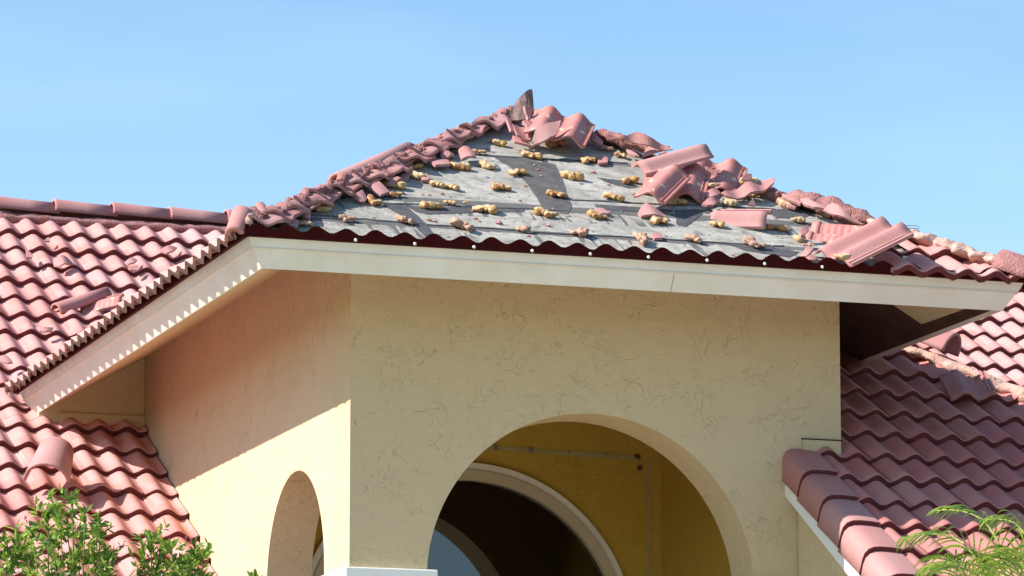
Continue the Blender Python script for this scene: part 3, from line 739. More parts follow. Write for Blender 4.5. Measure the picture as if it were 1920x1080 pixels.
def pose(t, r, lift=0, n=nD):
    M = Matrix(((r[0], r[1], r[2], t[0]), (r[3], r[4], r[5], t[1]), (r[6], r[7], r[8], t[2]+ZO), (0, 0, 0, 1)))
    return M @ Matrix.Translation((0, 0, lift))
TG = 'loose roof tiles scattered on the damaged roof'
TL = [
 ([7.587,22.157,5.022],[0.906,0.42,0.046,-0.334,0.779,-0.531,-0.259,0.466,0.846],-.165,.165,.21,1,0,'whole double roll tile lying on the roof peak beside the upright broken fin'),
 ([7.884,21.348,4.565],[0.803,0.592,-0.074,-0.521,0.635,-0.571,-0.291,0.497,0.818],-.0825,.0825,.21,1,0,'half tile with cream smear leaning on the front left of the tile heap'),
 ([8.05,21.597,4.639],[0.917,0.39,-0.084,-0.37,0.75,-0.549,-0.151,0.534,0.832],-.165,.165,.21,1,0,'double roll tile in the middle of the heap, under the smeared half tile'),
 ([8.311,21.741,4.708],[0.898,0.427,-0.11,-0.414,0.733,-0.539,-0.149,0.53,0.835],-.165,.165,.21,1,0,'double roll tile at the right end of the three tile heap'),
 ([8.052,21.65,4.773],[-0.197,-0.946,-0.258,0.866,-0.045,-0.498,0.459,-0.322,0.828],-.0825,.0825,.21,0,0,'long narrow tile lying sideways above and behind the tile heap'),
 ([8.237,21.16,4.372],[0.5,-0.792,-0.35,0.583,0.607,-0.541,0.641,0.066,0.765],-.0825,.0825,.165,0,.04,'smooth half tile lying sideways on the felt below the tile heap'),
 ([8.765,21.003,4.274],[0.552,-0.81,-0.198,0.673,0.573,-0.467,0.492,0.125,0.862],-.165,.165,.18,1,0,'upturned ribbed tile partly under the large tile by the right eave'),
 ([8.708,20.604,4.172],[0.266,0.884,-0.385,-0.905,0.092,-0.415,-0.332,0.459,0.824],-.165,.165,.21,0,0,'large smooth double roll tile tipped over the right end of the front eave'),
]
TL = [t for t in TL]
for (t, r, x0, x1, hl, un, cut, lab) in TL:
    r2 = list(r)
    if lab.startswith('large'):        # columns must be orthonormal: x axis down the slope, y axis to the right
        pass
    o = tile_obj('loose_roof_tile', pose(t, r2), x0, x1, hl, M_under if un else M_loose, un, lab, cut)
    tag(o, lab, 'roof tile', TG)
o = tile_obj('loose_roof_tile', pose(tuple(hit(1812, 718, Vector(OA)+nA*.115, nA)),[0.982,0.126,-0.137,-0.181,0.821,-0.542,0.044,0.557,0.829]), -.12, .12, .15, M_loose, False, 'w', .05)
tag(o, 'broken tile lying in shade on the right hand roof beside the bare hip mortar', 'roof tile', TG)
V, Fc = cap_mesh(.058, .05, .42); o = mk('loose_roof_tile', V, Fc, M_loose, None, True, pose([6.112,27.428,4.812],[0.454,0.872,-0.185,-0.806,0.313,-0.503,-0.381,0.377,0.844]) @ Matrix.Translation((0, -.21, 0)))
tag(o, 'long half round tile piece lying loose across the left roof courses', 'roof tile', TG)
o = tile_obj('loose_roof_tile', pose([6.23,27.381,4.812],[0.373,-0.812,-0.449,0.722,0.558,-0.41,0.583,-0.171,0.794]), -.07, .07, .14, M_under, True, 'u', 0, .012)
tag(o, 'ribbed tile fragment between the half round piece and the porch eave', 'roof tile', TG)
# fallen barrel cap on the lower left roof
V, Fc = cap_mesh(.135, .105, .30, .015, 20)
a3 = [(0.867, 0.445, -0.223), (-0.468, 0.575, -0.672), (-0.171, 0.687, 0.707)]
Mc = Matrix(((a3[0][0], a3[0][1], a3[0][2], 5.335), (a3[1][0], a3[1][1], a3[1][2], 24.80), (a3[2][0], a3[2][1], a3[2][2], 3.285+ZO), (0, 0, 0, 1)))
Mc = Mc @ Matrix.Rotation(R(8), 4, 'Z')
o = mk('ridge_cap_tile', V, Fc, M_loose, None, True, Mc); tag(o, 'barrel shaped cap tile fallen upside on the lower left roof above the shrub', 'roof tile', TG)

# ------------------------------------------------------------------ broken pieces, traced outlines given thickness and bend
def shard(pts, label, lift=.02, tilt=(0, 0), bend=.0, th=.014, mat=None, name='tile_shard', n0=None, P=None, cat='tile fragment', grp='broken tile pieces lying on the roof', rough=.6, nlump=0):
    mat = mat or M_loose
    n0 = n0 or nD; P = P or P0
    cx = sum(p[0] for p in pts)/len(pts); cy = sum(p[1] for p in pts)/len(pts)
    c = hit(cx, cy, Vector(P)+n0*lift, n0)
    ax = Vector((1, 0, 0)); s = n0.cross(ax).normalized()
    n = (Matrix.Rotation(R(tilt[0]), 3, ax) @ Matrix.Rotation(R(tilt[1]), 3, s) @ n0).normalized()
    ex = (ax-n*ax.dot(n)).normalized(); ey = n.cross(ex)
    P2 = []
    m_ = len(pts); q = []
    for i in range(m_):
        a, b = pts[i], pts[(i+1) % m_]; k = max(1, int(math.hypot(b[0]-a[0], b[1]-a[1])/6))
        for j in range(k):
            r_ = rough if j else 0
            q.append((a[0]+(b[0]-a[0])*j/k+random.uniform(-r_, r_), a[1]+(b[1]-a[1])*j/k+random.uniform(-r_, r_)))
    bm = bmesh.new(); vs = []
    for (x, y) in q:
        d = hit(x, y, c, n)-c; vs.append(bm.verts.new((d.dot(ex), d.dot(ey), 0)))
    try: f = bm.faces.new(vs)
    except ValueError: return None
    if f.normal.z < 0: f.normal_flip()
    ext = max(abs(v.co.x) for v in bm.verts)
    k = -ext+.015
    while k < ext:
        bmesh.ops.bisect_plane(bm, geom=bm.verts[:]+bm.edges[:]+bm.faces[:], plane_co=(k, 0, 0), plane_no=(1, 0, 0)); k += .018
    for v in bm.verts: v.co.z = bend*math.cos(v.co.x/.166*2*math.pi)+(nlump*noise.noise(Vector((v.co.x*30, v.co.y*30, 5))) if nlump else 0)
    r = bmesh.ops.extrude_face_region(bm, geom=bm.faces[:])
    for v in [g_ for g_ in r['geom'] if isinstance(g_, bmesh.types.BMVert)]: v.co.z -= th
    bmesh.ops.recalc_face_normals(bm, faces=bm.faces)
    me = bpy.data.meshes.new(name); bm.to_mesh(me); bm.free(); me.materials.append(mat)
    o = link(bpy.data.objects.new(name, me))
    o.matrix_basis = Matrix(((ex.x, ey.x, n.x, c.x), (ex.y, ey.y, n.y, c.y), (ex.z, ey.z, n.z, c.z+ZO), (0, 0, 0, 1)))
    tag(o, label, cat, grp); return o
# the upright fin at the peak
shard([(952,215),(956,205),(960,200),(968,190),(975,183),(982,176),(990,169),(996,165),(999,166),(1000,182),(1001,199),(1001,217),(991,225),(972,226),(958,224)], 'upright grey broken fin standing at the very peak of the porch roof', .12, (50, -12), .01, .045, M_grey, 'broken_ridge_piece', nlump=.012)
shard([(984,199),(993,200),(1001,202),(996,216),(990,224)], 'dark narrow wedge between the upright fin and the peak tile', .14, (40, 30))
shard([(949,223),(957,222),(959,232),(962,247),(957,246),(953,234)], 'small curved piece at the left foot of the upright fin', .10, (20, 20), .006)
shard([(960,234),(970,233),(982,235),(992,240),(1003,242),(1000,256),(991,259),(969,254)], 'concave tile piece with a nail hole below the upright fin', .09, (8, 0), -.012)
shard([(961,254),(975,259),(988,266),(1000,274),(980,270),(965,265)], 'ribbed sliver lying under the concave piece near the peak', .05, (12, 0), .004)
shard([(1001,270),(1003,254),(1005,239),(1030,230),(1052,224),(1048,240),(1043,251),(1020,264)], 'large flat triangular tile piece leaning on the peak tile', .13, (26, -8), .004)
shard([(980,226),(994,227),(1004,233),(1003,241),(988,237)], 'pale flake wedged between concave piece and peak tile', .11, (10, 10), .004)
shard([(1108,247),(1118,252),(1130,266),(1130,273),(1119,270),(1109,263),(1104,257)], 'narrow tile piece just right of the peak tile', .05, (10, -15), .006)
LH = [
 ([(860,280),(868,277),(877,277),(892,285),(890,292),(883,296),(866,296)], 'round headed tile piece with a slit, topmost loose piece on the left hip', .05, (6,0), .012),
 ([(804,300),(820,299),(841,299),(844,307),(830,309),(816,309)], 'thin flat piece poking right from the upper left hip', .04, (0,0), .003),
 ([(749,337),(753,328),(758,325),(770,326),(765,337)], 'piece under the left side of the square foam block', .02, (4,0), .004),
 ([(791,327),(800,326),(807,332),(803,338),(790,338)], 'pointed piece sticking out right of the square foam block', .02, (4,0), .004),
 ([(691,350),(700,345),(711,341),(722,350),(731,358),(722,363),(713,367),(702,359)], 'square ribbed piece on the felt beside the left hip', .035, (12,0), .006),
 ([(663,366),(671,361),(679,357),(684,366),(688,374),(682,380),(676,378)], 'small wedge left of a foam dab by the lower left hip', .03, (16,10), .008),
 ([(522,409),(534,407),(548,407),(556,411),(562,414),(560,420),(556,425),(533,425),(527,417)], 'smooth flat tile flake above the left end of the front eave', .03, (8,0), .004),
 ([(562,402),(570,397),(583,396),(583,404),(582,412),(572,407)], 'small square flake next to the greenish foam block', .03, (8,0), .004),
 ([(688,337),(704,326),(720,318),(729,325),(716,334),(702,342),(691,345)], 'long folded piece tucked below the left hip mortar', .06, (14,-10), .010),
 ([(724,345),(731,338),(745,331),(752,333),(744,339),(732,347)], 'thin sliver between two folded pieces on the left hip', .04, (14,-10), .004),
 ([(826,290),(834,285),(842,284),(846,290),(838,298),(828,298)], 'narrow curled piece below the upper left hip', .04, (14,-10), .008),
 ([(473,392),(480,383),(492,382),(500,388),(512,398),(502,401),(486,402),(476,401)], 'wavy tile end over the left corner of the eave', .07, (10,0), .014),
 ([(575,384),(588,378),(604,372),(611,374),(600,383),(584,391)], 'folded piece low on the left hip near the greenish foam block', .06, (14,-10), .008),
]
for p, lab, lf, tl, bd in LH: shard(p, lab, lf, tl, bd)
RH = [
 ([(1119,294),(1128,293),(1138,294),(1140,300),(1139,305),(1122,305)], 'red flake tucked behind a foam dab in the top rows', .02, (0,0), .003),
 ([(1114,391),(1122,390),(1134,393),(1146,398),(1138,401),(1128,400)], 'thin red sliver behind a foam dab in the middle of the felt', .02, (4,0), .004),
 ([(1197,395),(1202,388),(1209,382),(1220,387),(1235,393),(1249,401),(1247,405),(1225,404),(1203,402)], 'pointed curled piece below the tile heap, just above a foam dab', .035, (10,0), .010),
 ([(1221,439),(1232,437),(1241,440),(1243,447),(1227,447)], 'small red chip near the eave below the tile heap', .015, (0,0), .004),
 ([(1317,379),(1326,374),(1337,370),(1353,373),(1346,380),(1337,387),(1326,384)], 'curled piece on the felt under the right of the tile heap', .04, (10,8), .012),
 ([(1323,360),(1334,356),(1346,354),(1352,360),(1344,368),(1334,370),(1324,368)], 'curved piece hidden between two tiles of the heap', .05, (10,0), .010),
 ([(1349,366),(1362,358),(1384,351),(1402,343),(1419,334),(1434,336),(1453,337),(1451,344),(1436,352),(1419,360),(1395,367),(1367,371)], 'long dish shaped tile piece right of the tile heap', .07, (12,-6), .012),
 ([(1390,337),(1394,330),(1402,325),(1410,326),(1410,334),(1404,338)], 'dark round disc standing behind the dish shaped piece', .11, (45,0), .0),
 ([(1402,383),(1407,377),(1412,372),(1415,379),(1416,386)], 'tiny upright triangle above the sideways half tile', .05, (45,0), .0),
 ([(1167,259),(1180,251),(1195,246),(1215,256),(1240,268),(1262,280),(1250,281),(1222,275),(1192,267)], 'dark backed long tile piece rising against the sky on the right hip', .14, (50,-10), .010),
 ([(1174,281),(1182,283),(1192,288),(1199,294),(1190,293),(1180,289)], 'slim curled piece left of the sideways long tile', .04, (10,-10), .006),
 ([(1205,290),(1212,277),(1228,270),(1256,272),(1240,281),(1222,287)], 'flat triangular piece behind the sideways long tile', .09, (14,-10), .004),
 ([(1466,364),(1480,367),(1492,372),(1502,379),(1500,384),(1480,376),(1468,370)], 'thin dark edged piece on the middle of the right hip', .06, (10,-16), .006),
 ([(1500,372),(1512,372),(1524,379),(1542,384),(1552,389),(1544,391),(1526,390),(1508,382)], 'folded piece over yellow foam on the right hip', .08, (12,-16), .008),
 ([(1543,390),(1550,383),(1561,381),(1576,391),(1592,404),(1606,410),(1620,417),(1600,414),(1578,408),(1558,399)], 'large dark bellied tile piece arching along the right hip', .10, (30,-20), .014),
 ([(1500,481),(1507,472),(1515,463),(1526,466),(1519,476),(1512,482)], 'narrow upright piece beside the tipped large tile', .04, (14,-20), .008),
 ([(1508,484),(1520,480),(1534,484),(1528,489),(1512,488)], 'small curled chip on the eave edge under the tipped large tile', .05, (8,0), .008),
 ([(1500,432),(1508,424),(1514,422),(1517,432),(1508,440),(1502,442)], 'pink pointed chip on top of yellow upright foam', .06, (30,0), .006),
 ([(1455,374),(1466,371),(1478,378),(1494,386),(1490,391),(1470,384)], 'thin piece half buried beneath the right hip mortar', .03, (8,-10), .006),
]
for p, lab, lf, tl, bd in RH: shard(p, lab, lf, tl, bd)
# broken cap stub at the left corner of the eave
V, Fc = cap_mesh(.050, .058, .16, .03, 16)
q = hit(440, 440, (0, YF+.0, 0), Vector((0, 1, 0)))
o = mk('broken_cap_tile', V, Fc, M_loose, None, True, along(q, Vector((.42, .55, .80)), .0)); tag(o, 'broken upright cap stub where the left eave meets the sky', 'tile fragment', 'broken tile pieces lying on the roof')
o2 = lumps('broken_core', [q+Vector((.05, .0, .03)), q+Vector((.07, .02, .07)), q+Vector((.085, .05, .11)), q+Vector((.09, .05, .145))], [.03, .038, .03, .022], M_mortar_pale, o, .55, 22, 12, 1, .012, 12)
# chips on the main roof
nMn = Vector((0, -math.sin(PM), math.cos(PM))); PMo = Vector((0, 25.818, 3.778))
CH = [([(100,484),(112,483),(128,482),(136,486),(128,497),(112,500),(102,494)], 'curled salmon chip on the upper left roof, largest of the chips there', .075, .02),
 ([(48,465),(52,468),(62,478),(60,483),(50,481)], 'thin upright chip near the left edge of the upper left roof', .09, .0),
 ([(86,447),(92,444),(94,452),(84,451)], 'tiny pale chip on the second course below the left ridge', .075, .0),
 ([(300,467),(316,462),(333,461),(324,473),(312,475)], 'pointed chip on the left roof near the porch eave, under the ridge', .075, .01),
 ([(234,491),(246,484),(258,486),(250,495),(240,496)], 'dark curled sliver in the middle of the left roof', .08, .01),
 ([(240,500),(252,497),(260,497),(258,507),(244,505)], 'small salmon square chip just below the dark sliver', .08, .0),
 ([(68,612),(76,615),(88,616),(101,611),(97,620),(84,624),(74,620)], 'curved dark red chip low on the left roof near the eave', .085, .012),
 ([(0,668),(12,668),(22,676),(24,680),(14,683),(0,676)], 'half round chip at the left edge above the porch eave', .10, .01)]
for p, lab, lf, bd in CH: shard(p, lab, lf, (5, 0), bd, .012, None, 'tile_chip', nMn, PMo)

# ------------------------------------------------------------------ foam dabs
_ico = {}
def ico(k):
    if k not in _ico:
        bm = bmesh.new(); bmesh.ops.create_icosphere(bm, subdivisions=k, radius=1)
        _ico[k] = ([v.co.copy() for v in bm.verts], [tuple(v.index for v in f.verts) for f in bm.faces]); bm.free()
    return _ico[k]
def foam(px, py, wpx, ang, style, label, lift=0.0, P=P0, n=nD, M0=Md):
    rnd = random.Random(int(px*13+py)); c = hit(px, py, Vector(P)+n*(.016+lift), n)
    ang += rnd.uniform(-35, 35); wpx *= rnd.uniform(.86, 1.16); fy, fz = rnd.uniform(.95, 1.45), rnd.uniform(.7, 1.0); W = wpx*.0026*(1.22, 1.28, 1.3)[style]; S = []
    cv = rnd.uniform(-.16, .16)*W
    if style == 0:
        r1, r2 = rnd.uniform(.17, .24)*W, rnd.uniform(.15, .23)*W
        S += [(Vector((-.28*W, cv, .1*r1)), r1), (Vector((.27*W, cv*rnd.uniform(-.6, 1), .1*r2)), r2), (Vector((0, -cv*.5, 0)), rnd.uniform(.13, .20)*W)]
        for _ in range(rnd.randint(3, 6)):
            t = rnd.uniform(-.42, .42); S.append((Vector((t*W, rnd.uniform(-.22, .22)*W, rnd.uniform(-.02, .06)*W)), rnd.uniform(.07, .15)*W))
    elif style == 1:
        S.append((Vector((0, 0, 0)), .14*W))
        for _ in range(rnd.randint(6, 9)):
            t = rnd.uniform(-.42, .42); S.append((Vector((t*W, rnd.uniform(-.14, .14)*W, rnd.uniform(0, .12)*W)), rnd.uniform(.08, .15)*W))
    else:
        S.append((Vector((0, 0, 0)), .24*W))
        for _ in range(5): S.append((Vector((rnd.uniform(-.3, .3)*W, rnd.uniform(-.12, .12)*W, rnd.uniform(0, .05)*W)), rnd.uniform(.14, .22)*W))
    sd = rnd.uniform(0, 50); sv, sf = ico(4); V = []; torn = []
    zc = W*{0: .165, 1: .5, 2: .17}[style]*rnd.uniform(.8, 1.15); tx, ty = rnd.uniform(-.35, .35), rnd.uniform(-.5, .1)
    for d in sv:
        m_ = .05*W
        for (o_, r_) in S:
            b_ = d.dot(o_); disc = b_*b_-o_.length_squared+r_*r_
            if disc > 0: m_ = max(m_, b_+math.sqrt(disc))
        q = d*m_
        k = 1+(.16 if style != 1 else .30)*noise.noise(q*55+Vector((sd, 0, 0)))+(.10 if style != 1 else .22)*noise.noise(q*140+Vector((0, sd, 0)))
        if style == 0: k += .05*math.sin(q.x*260+3*noise.noise(q*30+Vector((sd, sd, 0))))
        q = q*k; z = q.z; T = 0.
        lim = zc+tx*q.x+ty*q.y+.004*noise.noise(Vector((q.x*60, q.y*60, sd)))
        if z > lim and style != 1: z = lim+.0025*noise.noise(Vector((q.x*190, q.y*190, sd))); T = 1.
        V.append((q.x, q.y*fy, max(z*fz, -.014))); torn.append(max(T, .55) if style == 2 else T)
    ex = Vector((1, 0, 0)); s_ = n.cross(ex); ca, sa = math.cos(R(ang)), math.sin(R(ang)); xa = ex*ca+s_*sa; ya = n.cross(xa)
    M = Matrix(((xa.x, ya.x, n.x, c.x), (xa.y, ya.y, n.y, c.y), (xa.z, ya.z, n.z, c.z+ZO), (0, 0, 0, 1)))
    o = mk('foam_dab', V, sf, M_foam_pink if style == 1 else M_foam, None, True, M)
    at = o.data.attributes.new('torn', 'FLOAT', 'POINT'); at.data.foreach_set('value', torn)
    tag(o, label, 'foam dab', 'dried adhesive foam dabs on the bare roof felt'); return o
ORD = ['first', 'second', 'third', 'fourth', 'fifth', 'sixth', 'seventh', 'eighth', 'ninth']
ADJ = {0: 'glossy tan foam dab', 1: 'crumbly pinkish foam dab', 2: 'greenish yellow foam block'}
ROWS = [
 ('row nearest the front eave', [(650,410,34,70,1),(760,413,34,-40,1),(871,423,40,-25,1),(980,430,34,-25,1),(1091,437,34,-35,1),(1202,448,40,-60,1),(1307,450,36,-25,1),(1413,457,36,-35,1)]),
 ('second row above the front eave', [(606,391,42,-5,2),(808,385,40,-20,0),(911,391,36,-35,0),(1021,399,40,-25,0),(1123,404,42,-35,0),(1237,413,36,-25,0),(1345,419,32,-15,0),(1455,425,34,-15,0)]),
 ('third row above the front eave', [(699,377,38,-25,0),(738,346,42,-35,0),(742,364,28,20,0),(822,345,30,-40,0),(848,350,28,-15,0),(940,351,38,-30,0),(1043,363,40,-35,0),(1153,369,42,-25,0),(1270,378,34,5,0)]),
 ('fourth row above the front eave', [(784,330,30,0,2),(865,313,42,5,0),(911,309,32,10,2),(970,322,34,5,0),(1073,331,36,-20,0),(1178,337,34,-10,0)]),
 ('row just below the peak', [(899,284,28,-20,0),(935,267,36,-45,0),(996,291,34,-25,0),(1042,268,38,0,0),(1103,299,36,-15,0),(1139,279,28,-15,1),(1163,290,26,-20,0)]),
]
for rn, lst in ROWS:
    for i, (x, y, w_, a, st) in enumerate(lst): foam(x, y, w_, a, st, f'{ADJ[st]}, {ORD[i]} from the left in the {rn}')
EX = [(572,419,24,0,1,'rounded foam lump above the eave right of the smooth flat flake'),
 (524,400,34,25,0,'foam string behind the smooth flake at the left corner of the eave'),
 (546,401,30,-25,0,'foam string joining the left corner tile end to the small square flake'),
 (532,423,16,0,1,'small crumbly foam ball on the eave edge under the smooth flake'),
 (843,379,26,-10,0,'slim foam smear between the second and third rows'),
 (874,379,13,0,0,'single small foam bead right of the slim foam smear'),
 (1367,380,34,-10,2,'yellow foam dab under the tile heap beside the dish shaped piece'),
 (1339,346,24,-10,2,'yellow torn foam stuck between the tiles of the heap'),
 (1403,341,34,20,2,'yellow foam strip lying on the dish shaped piece'),
 (1406,368,24,0,0,'brown foam dab under the right end of the dish shaped piece'),
 (1449,366,26,-40,0,'brown foam dab high on the right hip'),
 (1476,383,44,-30,2,'large flat yellow torn foam pad near the right hip'),
 (1497,412,28,0,2,'dark greenish foam lump left of the upturned ribbed tile'),
 (1498,446,38,60,2,'upright yellow foam dab left of the tipped large tile'),
 (1518,460,20,-20,1,'small foam knob between the yellow dab and the tipped large tile'),
 (1534,393,28,-30,2,'foam seam under the folded piece on the right hip'),
 (1553,403,24,-30,2,'yellow foam tail at the lower end of the right hip seam'),
 (1694,452,30,-30,2,'pale foam lump in the shadow right of the tipped large tile'),
 (776,311,34,15,0,'brown foam strip in the dark gap beneath the left hip'),
 (838,291,22,10,2,'greenish foam scrap in the gap near the top of the left hip')]
for x, y, w_, a, st, lab in EX:
    foam(x, y, w_, a, st, lab, .06 if 'lying on the dish' in lab or 'heap' in lab and 'between' in lab else 0)
foam(1582, 481, 30, -10, 2, 'yellow torn foam dab stuck to the lower end of the tipped large tile', .12)
# crumbs too many to count
cm = MB(); rnd = random.Random(3)
def crumb(cm, q, r, n):
    vs = []
    for (a, b, c_) in ((1,0,0),(-1,0,0),(0,1,0),(0,-1,0),(0,0,1),(0,0,-1)):
        k = r*rnd.uniform(.6, 1.25); vs.append(q+Vector((a*k, b*k, c_*k*.7+r*.3)))
    cm.add(vs, [(0,2,4),(2,1,4),(1,3,4),(3,0,4),(2,0,5),(1,2,5),(3,1,5),(0,3,5)], rnd.choice((0, 0, 1, 1, 2)))
for i in range(230):
    u = rnd.uniform(.15, 3.9); v = rnd.random()**1.3*2.2
    if v > min(u, 4.19-u)/cl_*.97: continue
    r_ = rnd.choice((.004, .005, .006, .008, .012)); crumb(cm, P0+Vector((u, 0, 0))+sD*v, r_, nD)
for px, py, r_ in ((792,366,.009),(805,367,.009),(828,365,.013),(1113,325,.014),(1009,320,.011),(1050,286,.014),(893,411,.012),(899,416,.010),(805,414,.013),(815,416,.010),(936,421,.018),(1029,425,.014),(1392,367,.012),(1190,366,.012),(1025,279,.01),(985,350,.01)):
    crumb(cm, dk(px, py), r_*1.3, nD)
o = cm.build('foam_crumbs', [M_foam, M_loose, M_mortar_pale]); tag(o, 'crumbs of foam and tile strewn over the grey roof felt', 'crumbs', kind='stuff')

# ------------------------------------------------------------------ wire and twigs on the right hip
def tube(path, r, name, mat, parent=None, seg=6):
    V = []; Fc = []; P = [Vector(p) for p in path]
    for i, p in enumerate(P):
        d = (P[min(i+1, len(P)-1)]-P[max(i-1, 0)]).normalized(); a = d.orthogonal().normalized(); b = d.cross(a)
        rr = r[i] if isinstance(r, list) else r
        V += [p+(a*math.cos(2*math.pi*j/seg)+b*math.sin(2*math.pi*j/seg))*rr for j in range(seg)]
    for i in range(len(P)-1):
        for j in range(seg): Fc.append((i*seg+j, i*seg+(j+1) % seg, (i+1)*seg+(j+1) % seg, (i+1)*seg+j))
    return mk(name, V, Fc, mat, parent, True)
hpn = lambda px, py: hit(px, py, HRt(.2), Vector((1, 1, 0)).normalized()) if False else hit(px, py, HRt(.2), Vector((0, 1, 0)))
o = tube([hpn(1688, 428), hpn(1700, 423), hpn(1715, 423), hpn(1725, 425), hpn(1722, 429), hpn(1700, 428)], .0018, 'bent_wire', M_wire); tag(o, 'thin bent wire loop sticking up from the right hip', 'wire')
mbv = []
o = tube([hpn(1690, 438), hpn(1712, 444), hpn(1740, 452)], .004, 'dry_twigs', M_twig); tag(o, 'dark dry twigs caught under the wire on the right hip', 'twigs')
for a, b in (((1695, 441), (1730, 447)), ((1700, 446), (1735, 455)), ((1688, 433), (1722, 440)), ((1705, 438), (1728, 455))):
    tube([hpn(*a), hpn((a[0]+b[0])/2, (a[1]+b[1])/2+random.uniform(-3, 3)), hpn(*b)], .003, 'twig', M_twig, o)

# ------------------------------------------------------------------ planting
def leaf(mb, p, d, ln, wd, nrm, mi=0):
    d = d.normalized(); s = d.cross(nrm).normalized(); u = s.cross(d)
    a = p; pts = [a, a+d*ln*.35+s*wd*.5+u*ln*.03, a+d*ln*.35-s*wd*.5+u*ln*.03, a+d*ln*.72+s*wd*.36, a+d*ln*.72-s*wd*.36, a+d*ln-u*ln*.10, a+d*ln*.38-u*wd*.12, a+d*ln*.72-u*wd*.18]
    mb.add(pts, [(0, 1, 6), (0, 6, 2), (1, 3, 7, 6), (6, 7, 4, 2), (3, 5, 7), (7, 5, 4)], mi)
def shrub(base, tips, label, seed, dens=14, spread=.16):
    rnd = random.Random(seed); root = empty('flowering_shrub', base); tag(root, label, 'shrub', 'leafy shrubs in front of the left roof')
    F_ = MB(); Fl = MB(); k = 0
    for tp in tips:
        tp = Vector(tp); b = Vector(base)+Vector((rnd.uniform(-.15, .15), rnd.uniform(-.15, .15), 0))
        mid = b.lerp(tp, .6)+Vector((rnd.uniform(-.12, .12), rnd.uniform(-.12, .12), 0))
        P = [b*(1-t)**2+mid*2*t*(1-t)+tp*t*t for t in [i/10 for i in range(11)]]
        tube(P, [.016*(1-.085*i) for i in range(11)], 'stem', M_stem, root)
        # side sprays over the top 0.9 m
        ln = sum((P[i+1]-P[i]).length for i in range(10)); L0 = max(0, 1-1.0/ln)
        for q in range(dens):
            t = L0+(1-L0)*(1-rnd.random()**1.4); c = b*(1-t)**2+mid*2*t*(1-t)+tp*t*t
            d = Vector((rnd.uniform(-1, 1), rnd.uniform(-1, 1), rnd.uniform(.1, 1.1))).normalized(); sl2 = rnd.uniform(.4, 1.2)*spread*(1.15-t*.5)
            for m_ in range(9):
                f = (m_+1)/9; p = c+d*sl2*f
                ld = (d*.3+Vector((rnd.uniform(-1, 1), rnd.uniform(-1, 1), rnd.uniform(-.7, .8)))).normalized()
                leaf(F_, p, ld, rnd.uniform(.030, .062), rnd.uniform(.013, .023), Vector((rnd.uniform(-1, 1), rnd.uniform(-1, 1), rnd.uniform(.2, 1))))
            if rnd.random() < .10:
                Fl = MB()
                for _ in range(7):
                    p = c+d*sl2*1.08+Vector((rnd.uniform(-1, 1), rnd.uniform(-1, 1), rnd.uniform(-1, 1)))*.014
                    leaf(Fl, p, Vector((rnd.uniform(-1, 1), rnd.uniform(-1, 1), 1)), .012, .007, Vector((0, -1, .3)))
                Fl.build('flower', M_flower, root)
        for m_ in range(14):
            ld = Vector((rnd.uniform(-1, 1), rnd.uniform(-1, 1), rnd.uniform(.2, 1.4))); leaf(F_, tp-Vector((0, 0, .09))*rnd.random(), ld, rnd.uniform(.045, .07), .02, Vector((rnd.uniform(-.5, .5), rnd.uniform(-.5, .5), 1)))
    F_.build('foliage', M_leaf, root)
    return root
def at_d(px, py, dep): d = ray(px, py); return d*dep/d.dot(fw)
A = lambda px, py, dd=0: tuple(at_d(px, py, 19.4+dd))
tipsA = [A(135, 932), A(110, 955, .1), A(160, 955, -.1), A(90, 965, .2), A(180, 970), A(30, 992, .1), A(8, 1010), A(60, 1000, -.1), A(125, 985, .15), A(185, 1000, -.1), A(60, 1040), A(150, 1010, .2), A(100, 1015, -.2), A(20, 1045, .1), A(180, 1040, .15), A(140, 1045), A(95, 1060, -.2), A(-20, 1010), A(200, 1050), A(-15, 1055, .1), A(60, 1080, -.1), A(165, 1085, -.1)]
shrub((4.3, 18.8, -1.6), tipsA, 'tall bright green shrub with tiny pink flowers at the lower left corner', 1, 13)
tipsB = [A(282, 1002), A(268, 1025, .1), A(300, 1030), A(322, 1030, -.1), A(365, 1022), A(350, 1045, .1), A(380, 1045, -.05), A(300, 1062, .1), A(330, 1065), A(262, 1068, .1), A(370, 1078), A(345, 1090, -.1), A(240, 1085)]
shrub((4.75, 18.7, -1.6), tipsB, 'smaller leafy shrub standing between the tall shrub and the left porch wall', 2, 9, .13)
tipsC = [A(478, 1082), A(486, 1086, .1), A(468, 1090)]
shrub((5.1, 18.7, -1.6), tipsC, 'leaf tips of a low shrub just reaching the bottom edge before the left arch', 3, 5, .08)

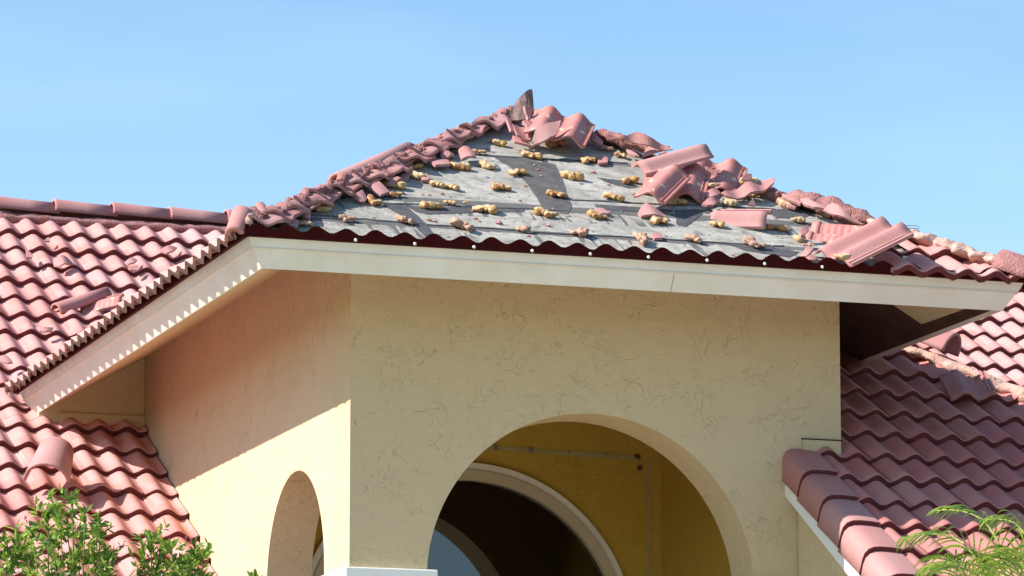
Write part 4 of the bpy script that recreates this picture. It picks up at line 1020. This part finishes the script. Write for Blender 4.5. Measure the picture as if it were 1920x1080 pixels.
def frond(mb, P, nleaf, ll, root, rnd, droop=.5, wl=.012):
    V = [Vector(p) for p in P]
    def B(t): return V[0]*(1-t)**2+V[1]*2*t*(1-t)+V[2]*t*t
    def Dv(t): return ((V[1]-V[0])*2*(1-t)+(V[2]-V[1])*2*t).normalized()
    tube([B(i/14) for i in range(15)], [.009*(1-.055*i) for i in range(15)], 'rib', M_stem_y, root)
    for i in range(nleaf):
        t = .18+.82*i/nleaf; c = B(t); d = Dv(t); sd = d.cross(Vector((0, 0, 1))).normalized(); u = sd.cross(d)
        L_ = ll*(math.sin(math.pi*min(1, .18+t*.80))**.6)*rnd.uniform(.85, 1.1)
        for sgn in (-1, 1):
            e = (d*.95+sd*sgn*.8+u*.30+Vector((rnd.uniform(-.12, .12),)*3)).normalized(); pts = []
            p = c.copy(); w_ = wl*rnd.uniform(.8, 1.2); prev = None; n_ = 6
            for k in range(n_+1):
                pts.append(p.copy()); p = p+e*L_/n_; e = (e+Vector((0, 0, -droop/n_*1.6))).normalized()
            sdv = e.cross(d).normalized() if e.cross(d).length > .01 else sd
            VV = []
            for k, q in enumerate(pts):
                ww = w_*(.5, 1, 1, .95, .8, .5, .05)[k]*.5; VV += [q+d*ww, q-d*ww]
            mb.add(VV, [(2*k, 2*k+1, 2*k+3, 2*k+2) for k in range(n_)])
palm = empty('areca_palm', (8.4, 18.0, -1.6)); tag(palm, 'feathery palm with arching yellow green fronds at the lower right corner', 'palm')
rnd = random.Random(9); pm = MB(); C = lambda px, py, dd=0: at_d(px, py, 18.6+dd)
crown = C(1850, 1290)
FR = [((1850, 1290), (1895, 950), (1690, 1010), 0, .24, .9), ((1850, 1290), (1950, 930), (1750, 958), .25, .20, .6), ((1860, 1290), (1890, 1010), (1730, 1065), -.2, .22, 1.2),
      ((1880, 1290), (2000, 950), (1850, 975), .1, .22, 1.0), ((1880, 1290), (1900, 980), (2000, 960), 0, .24, .9), ((1850, 1290), (1830, 1060), (1775, 1045), -.1, .22, 1.0),
      ((1890, 1290), (1950, 1060), (1900, 1030), -.2, .24, 1.1), ((1850, 1290), (1760, 1110), (1700, 1110), .2, .22, .8), ((1880, 1290), (1980, 1110), (2050, 1080), 0, .24, .8)]
for (a, b, c_, dd, ll, dr) in FR: frond(pm, [C(*a, 0), C(*b, dd*.5), C(*c_, dd)], 21, ll*1.35, palm, rnd, .45+dr*.65, .0105)
pm.build('leaflets', M_palm, palm)
for k in range(4):
    b = Vector((8.35+.05*k, 18.0+.06*(k % 2), -1.6)); tube([b, b.lerp(crown, .5)+Vector((.03*k-.04, 0, 0)), crown], [.045, .035, .02], 'trunk', M_stem, palm)

# tree across the drive: seen only as a reflection in the dark arched window
print('verts', sum(len(o.data.vertices) for o in bpy.data.objects if o.type == 'MESH'))
